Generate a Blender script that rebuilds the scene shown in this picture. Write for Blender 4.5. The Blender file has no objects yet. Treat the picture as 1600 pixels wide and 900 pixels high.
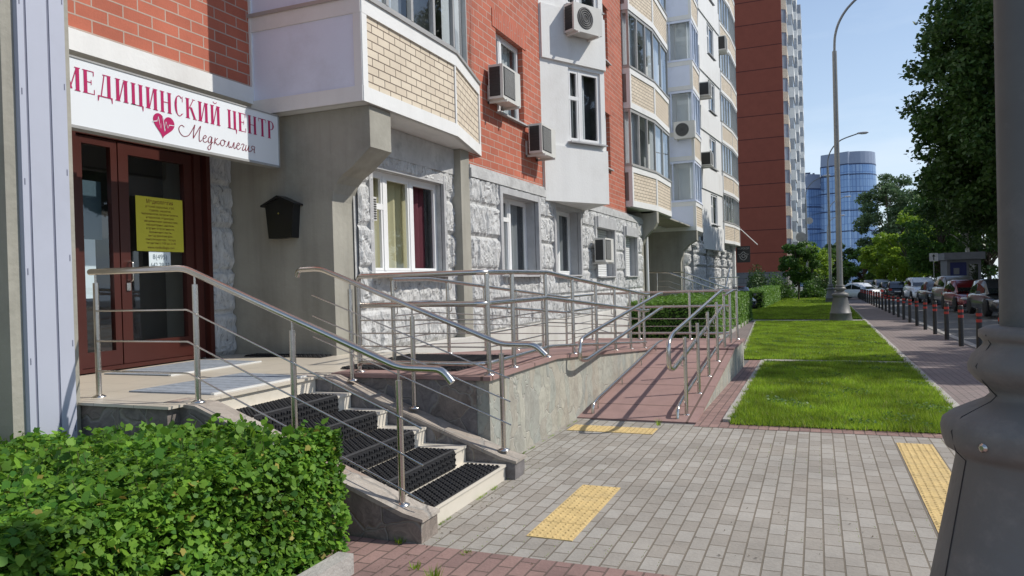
import bpy, math, random
import numpy as np
from mathutils import Vector, Matrix
random.seed(7); rng = np.random.default_rng(7)
C = bpy.context.scene.collection
R = math.radians
SC = bpy.context.scene
# ---------------------------------------------------------------- camera
YAW, PIT, ROL = R(22.327), R(-0.473), R(-1.581)
_f = Vector((-math.sin(YAW)*math.cos(PIT), math.cos(YAW)*math.cos(PIT), math.sin(PIT)))
_r = Vector((math.cos(YAW), math.sin(YAW), 0)); _u = _r.cross(_f)
_r, _u = _r*math.cos(ROL)+_u*math.sin(ROL), _u*math.cos(ROL)-_r*math.sin(ROL)
cd = bpy.data.cameras.new('camera'); cam = bpy.data.objects.new('camera', cd); C.objects.link(cam)
cd.sensor_width = 36; cd.lens = 1161.66/1600*36; cd.clip_end = 3000; cd.clip_start = .05
cam.matrix_world = Matrix(((_r.x,_u.x,-_f.x,0),(_r.y,_u.y,-_f.y,0),(_r.z,_u.z,-_f.z,1.6),(0,0,0,1)))
SC.camera = cam
# ---------------------------------------------------------------- world and sun
SUN = Vector((1, .42, 1.08)).normalized()
EL = math.asin(SUN.z); AZ = math.atan2(SUN.x, SUN.y)
w = bpy.data.worlds.new('World'); SC.world = w; w.use_nodes = True
nt = w.node_tree; nt.nodes.clear()
o_ = nt.nodes.new('ShaderNodeOutputWorld'); bg = nt.nodes.new('ShaderNodeBackground'); sk = nt.nodes.new('ShaderNodeTexSky')
sk.sky_type = 'NISHITA'; sk.sun_disc = False; sk.sun_elevation = EL; sk.sun_rotation = AZ
sk.air_density = 1.0; sk.dust_density = .4; sk.ozone_density = 3.0
# thin clouds, thicker towards the horizon
tc = nt.nodes.new('ShaderNodeTexCoord'); mp = nt.nodes.new('ShaderNodeMapping'); mp.inputs['Scale'].default_value = (1, 1, 4.5)
nz = nt.nodes.new('ShaderNodeTexNoise'); nz.inputs['Scale'].default_value = 2.6; nz.inputs['Detail'].default_value = 7; nz.inputs['Roughness'].default_value = .55
cr = nt.nodes.new('ShaderNodeValToRGB'); cr.color_ramp.elements[0].position = .42; cr.color_ramp.elements[1].position = .78
sx = nt.nodes.new('ShaderNodeSeparateXYZ'); hz = nt.nodes.new('ShaderNodeMapRange')
hz.inputs['From Min'].default_value = .36; hz.inputs['From Max'].default_value = .02; hz.inputs['To Min'].default_value = .30; hz.inputs['To Max'].default_value = .8
ml = nt.nodes.new('ShaderNodeMath'); ml.operation = 'MULTIPLY_ADD'
mx = nt.nodes.new('ShaderNodeMixRGB'); mx.inputs['Color2'].default_value = (5.4, 6.3, 7.4, 1)
ad = nt.nodes.new('ShaderNodeMapRange'); ad.inputs['From Min'].default_value = .55; ad.inputs['From Max'].default_value = 0; ad.inputs['To Min'].default_value = .02; ad.inputs['To Max'].default_value = .62
L = nt.links.new
L(tc.outputs['Generated'], mp.inputs['Vector']); L(mp.outputs[0], nz.inputs['Vector']); L(nz.outputs['Fac'], cr.inputs['Fac'])
L(tc.outputs['Generated'], sx.inputs[0]); L(sx.outputs['Z'], hz.inputs['Value']); L(sx.outputs['Z'], ad.inputs['Value'])
L(cr.outputs['Color'], ml.inputs[0]); L(hz.outputs[0], ml.inputs[1]); L(ad.outputs[0], ml.inputs[2])
L(ml.outputs[0], mx.inputs['Fac']); L(sk.outputs[0], mx.inputs['Color1']); L(mx.outputs[0], bg.inputs['Color']); L(bg.outputs[0], o_.inputs[0])
bg.inputs['Strength'].default_value = .135
sd = bpy.data.lights.new('sun', 'SUN'); so = bpy.data.objects.new('sun', sd); C.objects.link(so)
sd.energy = 3.9; sd.angle = R(.5); sd.color = (1, .95, .87)
so.rotation_euler = SUN.to_track_quat('Z', 'Y').to_euler(); so.location = (20, 0, 30)
SC.view_settings.view_transform = 'Standard'; SC.view_settings.look = 'None'
SC.view_settings.exposure = 0.06; SC.view_settings.gamma = 1; SC.view_settings.use_curve_mapping = False

# ---------------------------------------------------------------- materials
def nodes(name):
    m = bpy.data.materials.new(name); m.use_nodes = True
    return m, m.node_tree, m.node_tree.nodes['Principled BSDF']
def N(t, kind, **kw):
    n = t.nodes.new(kind)
    for k, v in kw.items():
        if k.startswith('i_'): n.inputs[k[2:].replace('_', ' ')].default_value = v
        else: setattr(n, k, v)
    return n
def c4(c): return (c[0], c[1], c[2], 1)
def mat(name, col, rough=.6, metal=0, var=.12, scale=3, bump=0, bscale=40, dirt=None, dirtscale=.8, coat=0, spec=None, streak=0):
    m, t, p = nodes(name); l = t.links.new
    p.inputs['Roughness'].default_value = rough; p.inputs['Metallic'].default_value = metal
    p.inputs['Coat Weight'].default_value = coat
    if spec is not None: p.inputs['Specular IOR Level'].default_value = spec
    g = N(t, 'ShaderNodeNewGeometry')
    n1 = N(t, 'ShaderNodeTexNoise', i_Scale=scale, i_Detail=8, i_Roughness=.6); l(g.outputs['Position'], n1.inputs['Vector'])
    mr = N(t, 'ShaderNodeMapRange'); mr.inputs['From Min'].default_value = .3; mr.inputs['From Max'].default_value = .7
    mr.inputs['To Min'].default_value = 1-var; mr.inputs['To Max'].default_value = 1+var; l(n1.outputs['Fac'], mr.inputs['Value'])
    hs = N(t, 'ShaderNodeHueSaturation', i_Color=c4(col)); l(mr.outputs[0], hs.inputs['Value'])
    out = hs.outputs[0]
    if dirt:
        n2 = N(t, 'ShaderNodeTexNoise', i_Scale=dirtscale, i_Detail=10, i_Roughness=.7); l(g.outputs['Position'], n2.inputs['Vector'])
        r2 = N(t, 'ShaderNodeMapRange'); r2.inputs['From Min'].default_value = .5; r2.inputs['From Max'].default_value = .72
        r2.inputs['To Max'].default_value = dirt[3]; l(n2.outputs['Fac'], r2.inputs['Value'])
        m2 = N(t, 'ShaderNodeMixRGB', i_Color2=c4(dirt)); l(r2.outputs[0], m2.inputs['Fac']); l(out, m2.inputs['Color1']); out = m2.outputs[0]
    if streak:      # rain streaks: noise stretched vertically
        mp_ = N(t, 'ShaderNodeMapping'); mp_.inputs['Scale'].default_value = (4, 4, .3); l(g.outputs['Position'], mp_.inputs['Vector'])
        n4 = N(t, 'ShaderNodeTexNoise', i_Scale=1, i_Detail=6, i_Roughness=.6); l(mp_.outputs[0], n4.inputs['Vector']); r4 = N(t, 'ShaderNodeMapRange'); r4.inputs['From Min'].default_value = .45; r4.inputs['From Max'].default_value = .75; r4.inputs['To Min'].default_value = 1; r4.inputs['To Max'].default_value = 1-streak*1.6
        l(n4.outputs['Fac'], r4.inputs['Value']); h4 = N(t, 'ShaderNodeHueSaturation'); l(out, h4.inputs['Color']); l(r4.outputs[0], h4.inputs['Value']); out = h4.outputs[0]
    l(out, p.inputs['Base Color'])
    if bump:
        n3 = N(t, 'ShaderNodeTexNoise', i_Scale=bscale, i_Detail=6); l(g.outputs['Position'], n3.inputs['Vector'])
        b = N(t, 'ShaderNodeBump', i_Strength=bump, i_Distance=.02); l(n3.outputs['Fac'], b.inputs['Height']); l(b.outputs[0], p.inputs['Normal'])
    return m
def brick_mat(name, c1, c2, mortar, bw, bh, ms, swap=False, world=False, rough=.8, bump=.6, offset=.5, var=.15, off=(0,0), rand=None, nscale=1.3, smooth=.1):
    m, t, p = nodes(name); l = t.links.new
    p.inputs['Roughness'].default_value = rough
    if world: g = N(t, 'ShaderNodeNewGeometry'); src = g.outputs['Position']
    else: g = N(t, 'ShaderNodeUVMap'); src = g.outputs['UV']
    s = N(t, 'ShaderNodeSeparateXYZ'); l(src, s.inputs[0]); cb = N(t, 'ShaderNodeCombineXYZ')
    a, b_ = ('Y', 'X') if swap else ('X', 'Y')
    ax = N(t, 'ShaderNodeMath', operation='ADD'); ax.inputs[1].default_value = off[0]; ay = N(t, 'ShaderNodeMath', operation='ADD'); ay.inputs[1].default_value = off[1]
    l(s.outputs[a], ax.inputs[0]); l(s.outputs[b_], ay.inputs[0]); l(ax.outputs[0], cb.inputs[0]); l(ay.outputs[0], cb.inputs[1])
    br = N(t, 'ShaderNodeTexBrick', offset=offset, i_Scale=1, i_Color1=c4(c1), i_Color2=c4(c2), i_Mortar=c4(mortar))
    br.inputs['Brick Width'].default_value = bw; br.inputs['Row Height'].default_value = bh; br.inputs['Mortar Size'].default_value = ms; br.inputs['Mortar Smooth'].default_value = smooth
    l(cb.outputs[0], br.inputs['Vector'])
    gp = N(t, 'ShaderNodeNewGeometry')
    n1 = N(t, 'ShaderNodeTexNoise', i_Scale=nscale, i_Detail=9, i_Roughness=.65); l(gp.outputs['Position'], n1.inputs['Vector'])
    n2 = N(t, 'ShaderNodeTexNoise', i_Scale=55, i_Detail=4); l(gp.outputs['Position'], n2.inputs['Vector'])
    mm = N(t, 'ShaderNodeMath', operation='MULTIPLY_ADD'); mm.inputs[1].default_value = .35; l(n2.outputs['Fac'], mm.inputs[0]); l(n1.outputs['Fac'], mm.inputs[2])
    mr = N(t, 'ShaderNodeMapRange'); mr.inputs['From Min'].default_value = .45; mr.inputs['From Max'].default_value = .9
    mr.inputs['To Min'].default_value = 1-var; mr.inputs['To Max'].default_value = 1+var; l(mm.outputs[0], mr.inputs['Value'])
    hs = N(t, 'ShaderNodeHueSaturation'); l(br.outputs['Color'], hs.inputs['Color']); l(mr.outputs[0], hs.inputs['Value']); l(hs.outputs[0], p.inputs['Base Color'])
    inv = N(t, 'ShaderNodeMath', operation='MULTIPLY_ADD'); inv.inputs[1].default_value = -1; l(br.outputs['Fac'], inv.inputs[0]); 
    m3 = N(t, 'ShaderNodeMath', operation='MULTIPLY'); m3.inputs[1].default_value = .25; l(n2.outputs['Fac'], m3.inputs[0]); l(m3.outputs[0], inv.inputs[2])
    b = N(t, 'ShaderNodeBump', i_Strength=bump, i_Distance=.012); l(inv.outputs[0], b.inputs['Height']); l(b.outputs[0], p.inputs['Normal'])
    return m
def crazy_mat(name, cols, joint, scale, rough=.75, jw=.02, vein=.4, st=(1, 1, 1)):
    m, t, p = nodes(name); l = t.links.new; p.inputs['Roughness'].default_value = rough
    g = N(t, 'ShaderNodeNewGeometry')
    nn = N(t, 'ShaderNodeTexNoise', i_Scale=2.5, i_Detail=3); l(g.outputs['Position'], nn.inputs['Vector'])
    va = N(t, 'ShaderNodeMixRGB', blend_type='ADD'); va.inputs['Fac'].default_value = .35; l(g.outputs['Position'], va.inputs['Color1']); l(nn.outputs['Color'], va.inputs['Color2'])
    v1 = N(t, 'ShaderNodeTexVoronoi', i_Scale=scale); v2 = N(t, 'ShaderNodeTexVoronoi', i_Scale=scale, feature='DISTANCE_TO_EDGE')
    mpg = N(t, 'ShaderNodeMapping'); mpg.inputs['Scale'].default_value = st; l(va.outputs[0], mpg.inputs['Vector']); l(mpg.outputs[0], v1.inputs['Vector']); l(mpg.outputs[0], v2.inputs['Vector'])
    cr = N(t, 'ShaderNodeValToRGB'); e = cr.color_ramp.elements
    e[0].color = c4(cols[0]); e[1].color = c4(cols[-1])
    for i, c in enumerate(cols[1:-1]): q = e.new((i+1)/(len(cols)-1)); q.color = c4(c)
    sp = N(t, 'ShaderNodeSeparateXYZ'); l(v1.outputs['Color'], sp.inputs[0]); l(sp.outputs[0], cr.inputs['Fac'])
    n2 = N(t, 'ShaderNodeTexNoise', i_Scale=7, i_Detail=10, i_Roughness=.75, i_Distortion=1.2); l(va.outputs[0], n2.inputs['Vector'])
    mr = N(t, 'ShaderNodeMapRange'); mr.inputs['From Min'].default_value = .3; mr.inputs['From Max'].default_value = .7; mr.inputs['To Min'].default_value = 1-vein; mr.inputs['To Max'].default_value = 1+vein
    l(n2.outputs['Fac'], mr.inputs['Value']); hs = N(t, 'ShaderNodeHueSaturation'); l(cr.outputs[0], hs.inputs['Color']); l(mr.outputs[0], hs.inputs['Value'])
    jr = N(t, 'ShaderNodeMapRange'); jr.inputs['From Min'].default_value = jw*.4; jr.inputs['From Max'].default_value = jw*1.6; l(v2.outputs['Distance'], jr.inputs['Value'])
    mx = N(t, 'ShaderNodeMixRGB', i_Color1=c4(joint)); l(jr.outputs[0], mx.inputs['Fac']); l(hs.outputs[0], mx.inputs['Color2']); l(mx.outputs[0], p.inputs['Base Color'])
    ma = N(t, 'ShaderNodeMath', operation='ADD'); l(jr.outputs[0], ma.inputs[0]); l(n2.outputs['Fac'], ma.inputs[1])
    b = N(t, 'ShaderNodeBump', i_Strength=.6, i_Distance=.015); l(ma.outputs[0], b.inputs['Height']); l(b.outputs[0], p.inputs['Normal'])
    return m
def leaf_mat(name, a, b, rough=.5, tr=.3, spec=.35, patch=0, pscale=1.2):
    m, t, p = nodes(name); l = t.links.new; p.inputs['Roughness'].default_value = rough; p.inputs['Specular IOR Level'].default_value = spec
    g = N(t, 'ShaderNodeNewGeometry'); cr = N(t, 'ShaderNodeValToRGB'); cr.color_ramp.elements[0].color = c4(a); cr.color_ramp.elements[1].color = c4(b)
    l(g.outputs['Random Per Island'], cr.inputs['Fac'])
    if patch:
        n1 = N(t, 'ShaderNodeTexNoise', i_Scale=pscale, i_Detail=5); l(g.outputs['Position'], n1.inputs['Vector']); mr = N(t, 'ShaderNodeMapRange'); mr.inputs['From Min'].default_value = .35; mr.inputs['From Max'].default_value = .65; mr.inputs['To Min'].default_value = 1-patch; mr.inputs['To Max'].default_value = 1+patch; l(n1.outputs['Fac'], mr.inputs['Value'])
        h0 = N(t, 'ShaderNodeHueSaturation'); l(cr.outputs[0], h0.inputs['Color']); l(mr.outputs[0], h0.inputs['Value']); src = h0.outputs[0]
    else: src = cr.outputs[0]
    l(src, p.inputs['Base Color'])
    tl = N(t, 'ShaderNodeBsdfTranslucent'); hs = N(t, 'ShaderNodeHueSaturation', i_Value=1.6, i_Hue=.49); l(src, hs.inputs['Color']); l(hs.outputs[0], tl.inputs['Color'])
    ms = N(t, 'ShaderNodeMixShader'); ms.inputs[0].default_value = tr; l(p.outputs[0], ms.inputs[1]); l(tl.outputs[0], ms.inputs[2]); l(ms.outputs[0], t.nodes['Material Output'].inputs[0])
    return m
def glass_mat(name, tint=(.75, .8, .82), refl=.5):
    m, t, p = nodes(name); l = t.links.new; t.nodes.remove(p)
    tr = N(t, 'ShaderNodeBsdfTransparent', i_Color=c4(tint)); gl = N(t, 'ShaderNodeBsdfGlossy', i_Roughness=.02, i_Color=(.9, .95, 1, 1))
    g = N(t, 'ShaderNodeNewGeometry'); dt = N(t, 'ShaderNodeVectorMath', operation='DOT_PRODUCT'); l(g.outputs['Incoming'], dt.inputs[0]); l(g.outputs['Normal'], dt.inputs[1])
    ab = N(t, 'ShaderNodeMath', operation='ABSOLUTE'); l(dt.outputs['Value'], ab.inputs[0]); om = N(t, 'ShaderNodeMath', operation='SUBTRACT'); om.inputs[0].default_value = 1; l(ab.outputs[0], om.inputs[1])
    pw = N(t, 'ShaderNodeMath', operation='POWER'); pw.inputs[1].default_value = 5; l(om.outputs[0], pw.inputs[0]); mr = N(t, 'ShaderNodeMath', operation='MULTIPLY_ADD'); mr.inputs[1].default_value = .85; mr.inputs[2].default_value = .05+refl*.12; l(pw.outputs[0], mr.inputs[0])
    ms = N(t, 'ShaderNodeMixShader'); l(mr.outputs[0], ms.inputs[0]); l(tr.outputs[0], ms.inputs[1]); l(gl.outputs[0], ms.inputs[2]); l(ms.outputs[0], t.nodes['Material Output'].inputs[0])
    return m
def curtain_mat(name, col, s=26):
    m, t, p = nodes(name); l = t.links.new; p.inputs['Roughness'].default_value = .9
    u = N(t, 'ShaderNodeUVMap'); wv = N(t, 'ShaderNodeTexWave', i_Scale=s/6, i_Distortion=1.5, i_Detail=2); l(u.outputs[0], wv.inputs['Vector'])
    p.inputs['Base Color'].default_value = c4(col)
    tl = N(t, 'ShaderNodeBsdfTranslucent', i_Color=c4(col)); ms = N(t, 'ShaderNodeMixShader'); ms.inputs[0].default_value = .25; l(p.outputs[0], ms.inputs[1]); l(tl.outputs[0], ms.inputs[2]); l(ms.outputs[0], t.nodes['Material Output'].inputs[0])
    return m
M = {}
M['brick_red'] = brick_mat('red_facing_brick', (.47, .135, .078), (.38, .105, .06), (.42, .33, .27), .34, .125, .0075, var=.16)
M['brick_beige'] = brick_mat('beige_facing_brick', (.69, .60, .47), (.62, .53, .41), (.16, .12, .09), .25, .095, .007, var=.08)
M['white'] = mat('white_painted_concrete', (.76, .76, .74), .75, var=.04, scale=1.2, bump=.15, bscale=25, dirt=(.46, .44, .40, .4), dirtscale=.6, streak=.035)
M['greywhite'] = mat('grey_white_panel', (.72, .77, .90), .7, var=.05, scale=1, bump=.1, dirt=(.3, .3, .3, .25))
M['concrete'] = mat('beige_grey_concrete', (.345, .33, .28), .85, var=.1, scale=1.5, bump=.3, bscale=18, dirt=(.22, .21, .175, .6), dirtscale=.9, streak=.15)
M['cornice'] = mat('weathered_grey_cornice', (.48, .48, .47), .85, var=.15, scale=4, bump=.5, bscale=15, dirt=(.2, .2, .2, .55), dirtscale=3)
M['plinth'] = mat('pale_render_plinth', (.60, .58, .54), .85, var=.08, scale=2, bump=.3, dirt=(.42, .39, .33, .5), dirtscale=1.5)
M['trim'] = mat('grey_stone_surround', (.42, .42, .42), .8, var=.12, scale=5, bump=.3)
M['steelpanel'] = mat('pale_blue_grey_sheet_metal', (.44, .46, .54), .45, metal=.0, var=.04, scale=.7, dirt=(.30, .31, .35, .3))
M['groove'] = mat('blue_grey_groove', (.16, .17, .23), .6)
M['pvc'] = mat('white_plastic_frame', (.80, .80, .79), .35, var=.03)
M['alu'] = mat('grey_aluminium_frame', (.42, .41, .39), .45, metal=.2, var=.08)
M['alubrown'] = mat('brown_grey_side_panel', (.22, .17, .15), .55, var=.1)
M['glass'] = glass_mat('window_glass', (.92, .95, .95), .3)
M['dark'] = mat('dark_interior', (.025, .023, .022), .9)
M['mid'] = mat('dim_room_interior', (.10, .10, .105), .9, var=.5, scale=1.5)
M['cur_y'] = curtain_mat('yellow_curtain', (.70, .64, .40)); M['cur_m'] = curtain_mat('maroon_curtain', (.20, .05, .07))
M['cur_w'] = curtain_mat('white_net_curtain', (.78, .80, .82)); M['cur_g'] = curtain_mat('grey_net_curtain', (.36, .37, .38))
M['blind'] = brick_mat('horizontal_blind', (.72, .74, .76), (.66, .68, .70), (.35, .36, .38), 50, .03, .004, var=.03, bump=.5)
M['shutter'] = brick_mat('roller_shutter_slats', (.68, .69, .68), (.66, .67, .66), (.28, .28, .28), 50, .06, .005, var=.04, bump=.8)
M['steel'] = mat('brushed_stainless_steel', (.60, .57, .53), .24, metal=1, var=.08, scale=9, bump=.03, bscale=120)
M['cream_tile'] = brick_mat('cream_floor_tile', (.60, .54, .44), (.57, .51, .42), (.36, .32, .26), .4, .4, .0035, world=True, offset=0, rough=.35, bump=.15, var=.06, off=(.1, .07))
M['cream_riser'] = mat('cream_tile_riser', (.66, .61, .52), .4, var=.06, scale=4, dirt=(.42, .37, .28, .5), dirtscale=4)
def rock_mat():
    m, t, p = nodes('rock_faced_grey_white_stone'); l = t.links.new; p.inputs['Roughness'].default_value = .9
    g = N(t, 'ShaderNodeNewGeometry'); mp_ = N(t, 'ShaderNodeMapping'); mp_.inputs['Rotation'].default_value = (.5, 0, 0); mp_.inputs['Scale'].default_value = (3, 6.5, 2.6); l(g.outputs['Position'], mp_.inputs['Vector'])
    n1 = N(t, 'ShaderNodeTexNoise', i_Scale=1.6, i_Detail=7, i_Roughness=.62, i_Distortion=2.6); l(mp_.outputs[0], n1.inputs['Vector'])
    cr = N(t, 'ShaderNodeValToRGB'); e = cr.color_ramp.elements; e[0].position = .30; e[0].color = (.13, .13, .13, 1); e[1].position = .62; e[1].color = (.60, .60, .585, 1); q = e.new(.42); q.color = (.50, .50, .49, 1)
    l(n1.outputs['Fac'], cr.inputs['Fac']); n2 = N(t, 'ShaderNodeTexNoise', i_Scale=1.1, i_Detail=6); l(g.outputs['Position'], n2.inputs['Vector']); mr = N(t, 'ShaderNodeMapRange'); mr.inputs['To Min'].default_value = .75; mr.inputs['To Max'].default_value = 1.3; l(n2.outputs['Fac'], mr.inputs['Value'])
    hs = N(t, 'ShaderNodeHueSaturation'); l(cr.outputs[0], hs.inputs['Color']); l(mr.outputs[0], hs.inputs['Value']); l(hs.outputs[0], p.inputs['Base Color'])
    b = N(t, 'ShaderNodeBump', i_Strength=.9, i_Distance=.04); l(n1.outputs['Fac'], b.inputs['Height']); l(b.outputs[0], p.inputs['Normal']); return m
M['ramp_red'] = brick_mat('dull_red_anti_slip_slab', (.31, .195, .175), (.285, .18, .16), (.12, .075, .06), 1.3, 1.02, .014, world=True, offset=0, rough=.85, bump=.3, var=.14, off=(.05, .35), nscale=3)
M['stone_pale'] = crazy_mat('pale_green_grey_crazy_stone', [(.36, .35, .29), (.31, .32, .28), (.40, .385, .32), (.34, .31, .255), (.29, .305, .275)], (.40, .38, .33), 4.2, vein=.28, jw=.014, st=(1.5, 1.5, .62))
M['stone_dark'] = crazy_mat('brown_grey_flagstone', [(.20, .17, .15), (.15, .14, .14), (.24, .20, .17), (.17, .14, .12), (.21, .20, .20)], (.25, .23, .20), 3.0, vein=.5)
M['stone_cap'] = crazy_mat('worn_sandstone_capping', [(.36, .31, .26), (.30, .26, .22), (.40, .36, .31), (.33, .25, .20)], (.30, .28, .25), 2.2, vein=.3)
M['pav'] = brick_mat('grey_concrete_pavers', (.275, .25, .215), (.345, .325, .29), (.17, .145, .11), .2, .105, .0055, swap=True, world=True, rough=.9, bump=.9, var=.20, nscale=1.3, smooth=.25)
M['pav_red'] = brick_mat('red_brown_concrete_pavers', (.29, .185, .16), (.22, .14, .125), (.13, .09, .075), .2, .1, .006, swap=True, world=True, rough=.9, bump=.9, var=.2, nscale=2.5, smooth=.2)
M['pav_walk'] = brick_mat('dull_pink_pavement_blocks', (.225, .18, .17), (.20, .165, .155), (.13, .11, .10), .2, .1, .006, swap=True, world=True, rough=.95, bump=.5, var=.15, nscale=.8)
M['tact'] = mat('yellow_tactile_concrete', (.60, .44, .19), .9, var=.14, scale=9, bump=.4, bscale=60, dirt=(.42, .33, .18, .5), dirtscale=3)
M['kerb'] = mat('pale_concrete_kerb', (.38, .36, .33), .95, var=.18, scale=6, bump=.5, bscale=30)
M['asphalt'] = mat('grey_asphalt', (.13, .13, .13), .95, var=.2, scale=1.2, bump=.4, bscale=80)
M['soil'] = mat('brown_soil', (.06, .045, .03), 1, var=.3, scale=8, bump=.6)
M['grassbase'] = mat('mown_grass_sheet', (.05, .10, .01), .95, var=.35, scale=2.5, bump=.8, bscale=60)
M['grass'] = leaf_mat('grass_blade', (.11, .21, .012), (.30, .42, .04), .5, .35, patch=.38, pscale=1.7)
M['straw'] = leaf_mat('dry_grass_blade', (.22, .20, .07), (.36, .32, .14), .6, .2)
M['leaf_dry'] = leaf_mat('yellowed_leaf', (.20, .16, .03), (.34, .30, .06), .6, .2)
M['litter'] = leaf_mat('brown_litter', (.035, .025, .015), (.16, .12, .07), .8, .05)
M['stalk'] = mat('green_brown_stalk', (.10, .12, .035), .7)
M['leaf_near'] = leaf_mat('currant_hedge_leaf', (.04, .13, .016), (.17, .32, .03), .55, .32, .25, patch=.25, pscale=3)
M['leaf_hedge'] = leaf_mat('clipped_hedge_leaf', (.075, .17, .025), (.15, .28, .04), .5, .28)
M['leaf_dark'] = leaf_mat('dark_maple_leaf', (.024, .065, .014), (.065, .125, .025), .5, .2)
M['leaf_mid'] = leaf_mat('mid_green_leaf', (.04, .10, .02), (.09, .18, .03), .5, .3)
M['leaf_light'] = leaf_mat('yellow_green_leaf', (.13, .24, .02), (.25, .37, .04), .5, .35)
M['leaf_willow'] = leaf_mat('blue_green_leaf', (.06, .11, .05), (.11, .18, .08), .5, .25)
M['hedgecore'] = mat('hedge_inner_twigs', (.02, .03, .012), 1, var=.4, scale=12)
M['bark'] = mat('brown_bark', (.09, .07, .055), .95, var=.3, scale=8, bump=.8)
M['birch'] = mat('birch_bark', (.55, .54, .5), .9, var=.1, scale=2, dirt=(.05, .05, .05, .9), dirtscale=6)
M['rubber'] = mat('black_rubber', (.018, .018, .02), .6, var=.3, scale=30)
M['greymat'] = brick_mat('grey_ribbed_doormat', (.27, .30, .34), (.24, .27, .31), (.06, .06, .07), 8, .13, .005, world=True, swap=False, offset=0, rough=.95, bump=.8, var=.25, nscale=20, off=(.3, .02))
M['matedge'] = mat('pale_metal_mat_edging', (.62, .62, .60), .5)
M['door'] = mat('red_brown_door_frame', (.058, .014, .010), .35, var=.08)
M['doorpane'] = mat('dark_door_glass', (.012, .012, .014), .06, var=.3, spec=.8)
M['signw'] = mat('white_sign_face', (.74, .77, .79), .4, var=.02, scale=.6)
M['crimson'] = mat('crimson_lettering', (.42, .012, .10), .4, var=.03)
M['plum'] = mat('plum_script_lettering', (.22, .02, .045), .4, var=.03)
M['yellow'] = mat('yellow_poster_paper', (.60, .56, .05), .6, var=.03)
M['ink'] = mat('dark_red_ink', (.16, .035, .02), .6); M['inkblue'] = mat('grey_blue_ink', (.05, .09, .12), .6)
M['paper'] = mat('white_paper_sheet', (.62, .70, .74), .6, var=.03)
M['blackbox'] = mat('black_painted_metal', (.012, .012, .013), .4)
M['acwhite'] = mat('off_white_casing', (.62, .61, .57), .5, var=.06); M['acdark'] = mat('dark_condenser_fins', (.03, .03, .03), .6); M['acgrill'] = mat('grey_fan_grille', (.33, .33, .32), .5, var=.1)
M['galv'] = mat('galvanised_lamp_metal', (.28, .28, .27), .5, metal=.5, var=.12, scale=6)
M['polep'] = mat('grey_painted_pole', (.10, .104, .098), .55, var=.1, scale=5, dirt=(.17, .17, .16, .5), dirtscale=7)
M['ped'] = mat('cast_pedestal_grey_paint', (.155, .150, .136), .6, var=.08, scale=3, bump=.15, bscale=30, dirt=(.26, .24, .21, .55), dirtscale=8)
M['pedseam'] = mat('pedestal_seam', (.035, .034, .032), .6)
M['pedfar'] = mat('lawn_pedestal_grey_paint', (.15, .15, .148), .5, var=.08)
M['bollard'] = mat('black_bollard_paint', (.02, .018, .018), .5); M['bred'] = mat('red_reflective_band', (.42, .035, .025), .5)
M['lampglass'] = mat('lamp_glass', (.6, .6, .58), .3)
M['tower_red'] = brick_mat('dark_red_panel_facade', (.34, .09, .052), (.32, .082, .048), (.10, .025, .02), 90, 2.8, .05, rough=.85, bump=.2, var=.08, off=(0, 1.3))
M['tower_plinth'] = brick_mat('grey_block_plinth', (.20, .20, .20), (.17, .17, .17), (.1, .1, .1), 1.2, .6, .03, var=.15)
M['tyre'] = mat('black_tyre', (.02, .02, .02), .85); M['rim'] = mat('silver_wheel_rim', (.45, .45, .46), .35, metal=.8)
M['carglass'] = mat('car_window_glass', (.015, .018, .02), .05, spec=.8, coat=1); M['headlight'] = mat('clear_headlight', (.7, .72, .74), .15, coat=1)
M['plastic'] = mat('black_bumper_plastic', (.02, .02, .02), .6); M['plate'] = mat('white_number_plate', (.75, .75, .75), .5)
def paint(n, c): M[n] = mat(n+'_car_paint', c, .3, metal=.3, var=.03, coat=.8)
for n, c in (('white', (.75, .76, .78)),): M['p_white'] = mat('white_car_paint', c, .3, coat=.8, var=.02)
M['p_red'] = mat('dark_red_car_paint', (.16, .015, .02), .3, metal=.4, coat=.8); M['p_dark'] = mat('dark_grey_car_paint', (.035, .037, .04), .3, metal=.4, coat=.8)
M['p_silver'] = mat('silver_grey_car_paint', (.30, .30, .30), .32, metal=.6, coat=.8); M['p_black'] = mat('black_car_paint', (.012, .013, .02), .25, metal=.2, coat=.9)
M['p_champ'] = mat('champagne_grey_car_paint', (.24, .22, .20), .32, metal=.6, coat=.8)
M['blueg'] = mat('kiosk_blue_panel', (.012, .018, .10), .6); M['towerglass'] = mat('pale_tower_glazing', (.28, .31, .35), .25, var=.4, scale=.4, spec=.6)
M['balc_in'] = mat('balcony_back_wall', (.34, .35, .36), .9, var=.3, scale=1.2)
M['kiosk'] = mat('kiosk_grey_panel', (.15, .155, .17), .6)
M['signwhite'] = mat('road_sign_white', (.5, .5, .52), .5)
def curtainwall(name, c1, c2, line, bw, bh):
    m = brick_mat(name, c1, c2, line, bw, bh, .12, offset=0, rough=.12, bump=0, var=.12, nscale=.03)
    p = m.node_tree.nodes['Principled BSDF']; p.inputs['Metallic'].default_value = .55; p.inputs['Roughness'].default_value = .12
    return m
M['cw'] = curtainwall('blue_curtain_wall_glass', (.24, .34, .50), (.18, .28, .46), (.09, .15, .30), 1.5, 3.6)
M['cwtop'] = mat('pale_metal_crown', (.27, .31, .40), .4, metal=.3, var=.05)
M['cwband'] = mat('dark_blue_spandrel', (.02, .035, .10), .4)
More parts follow.
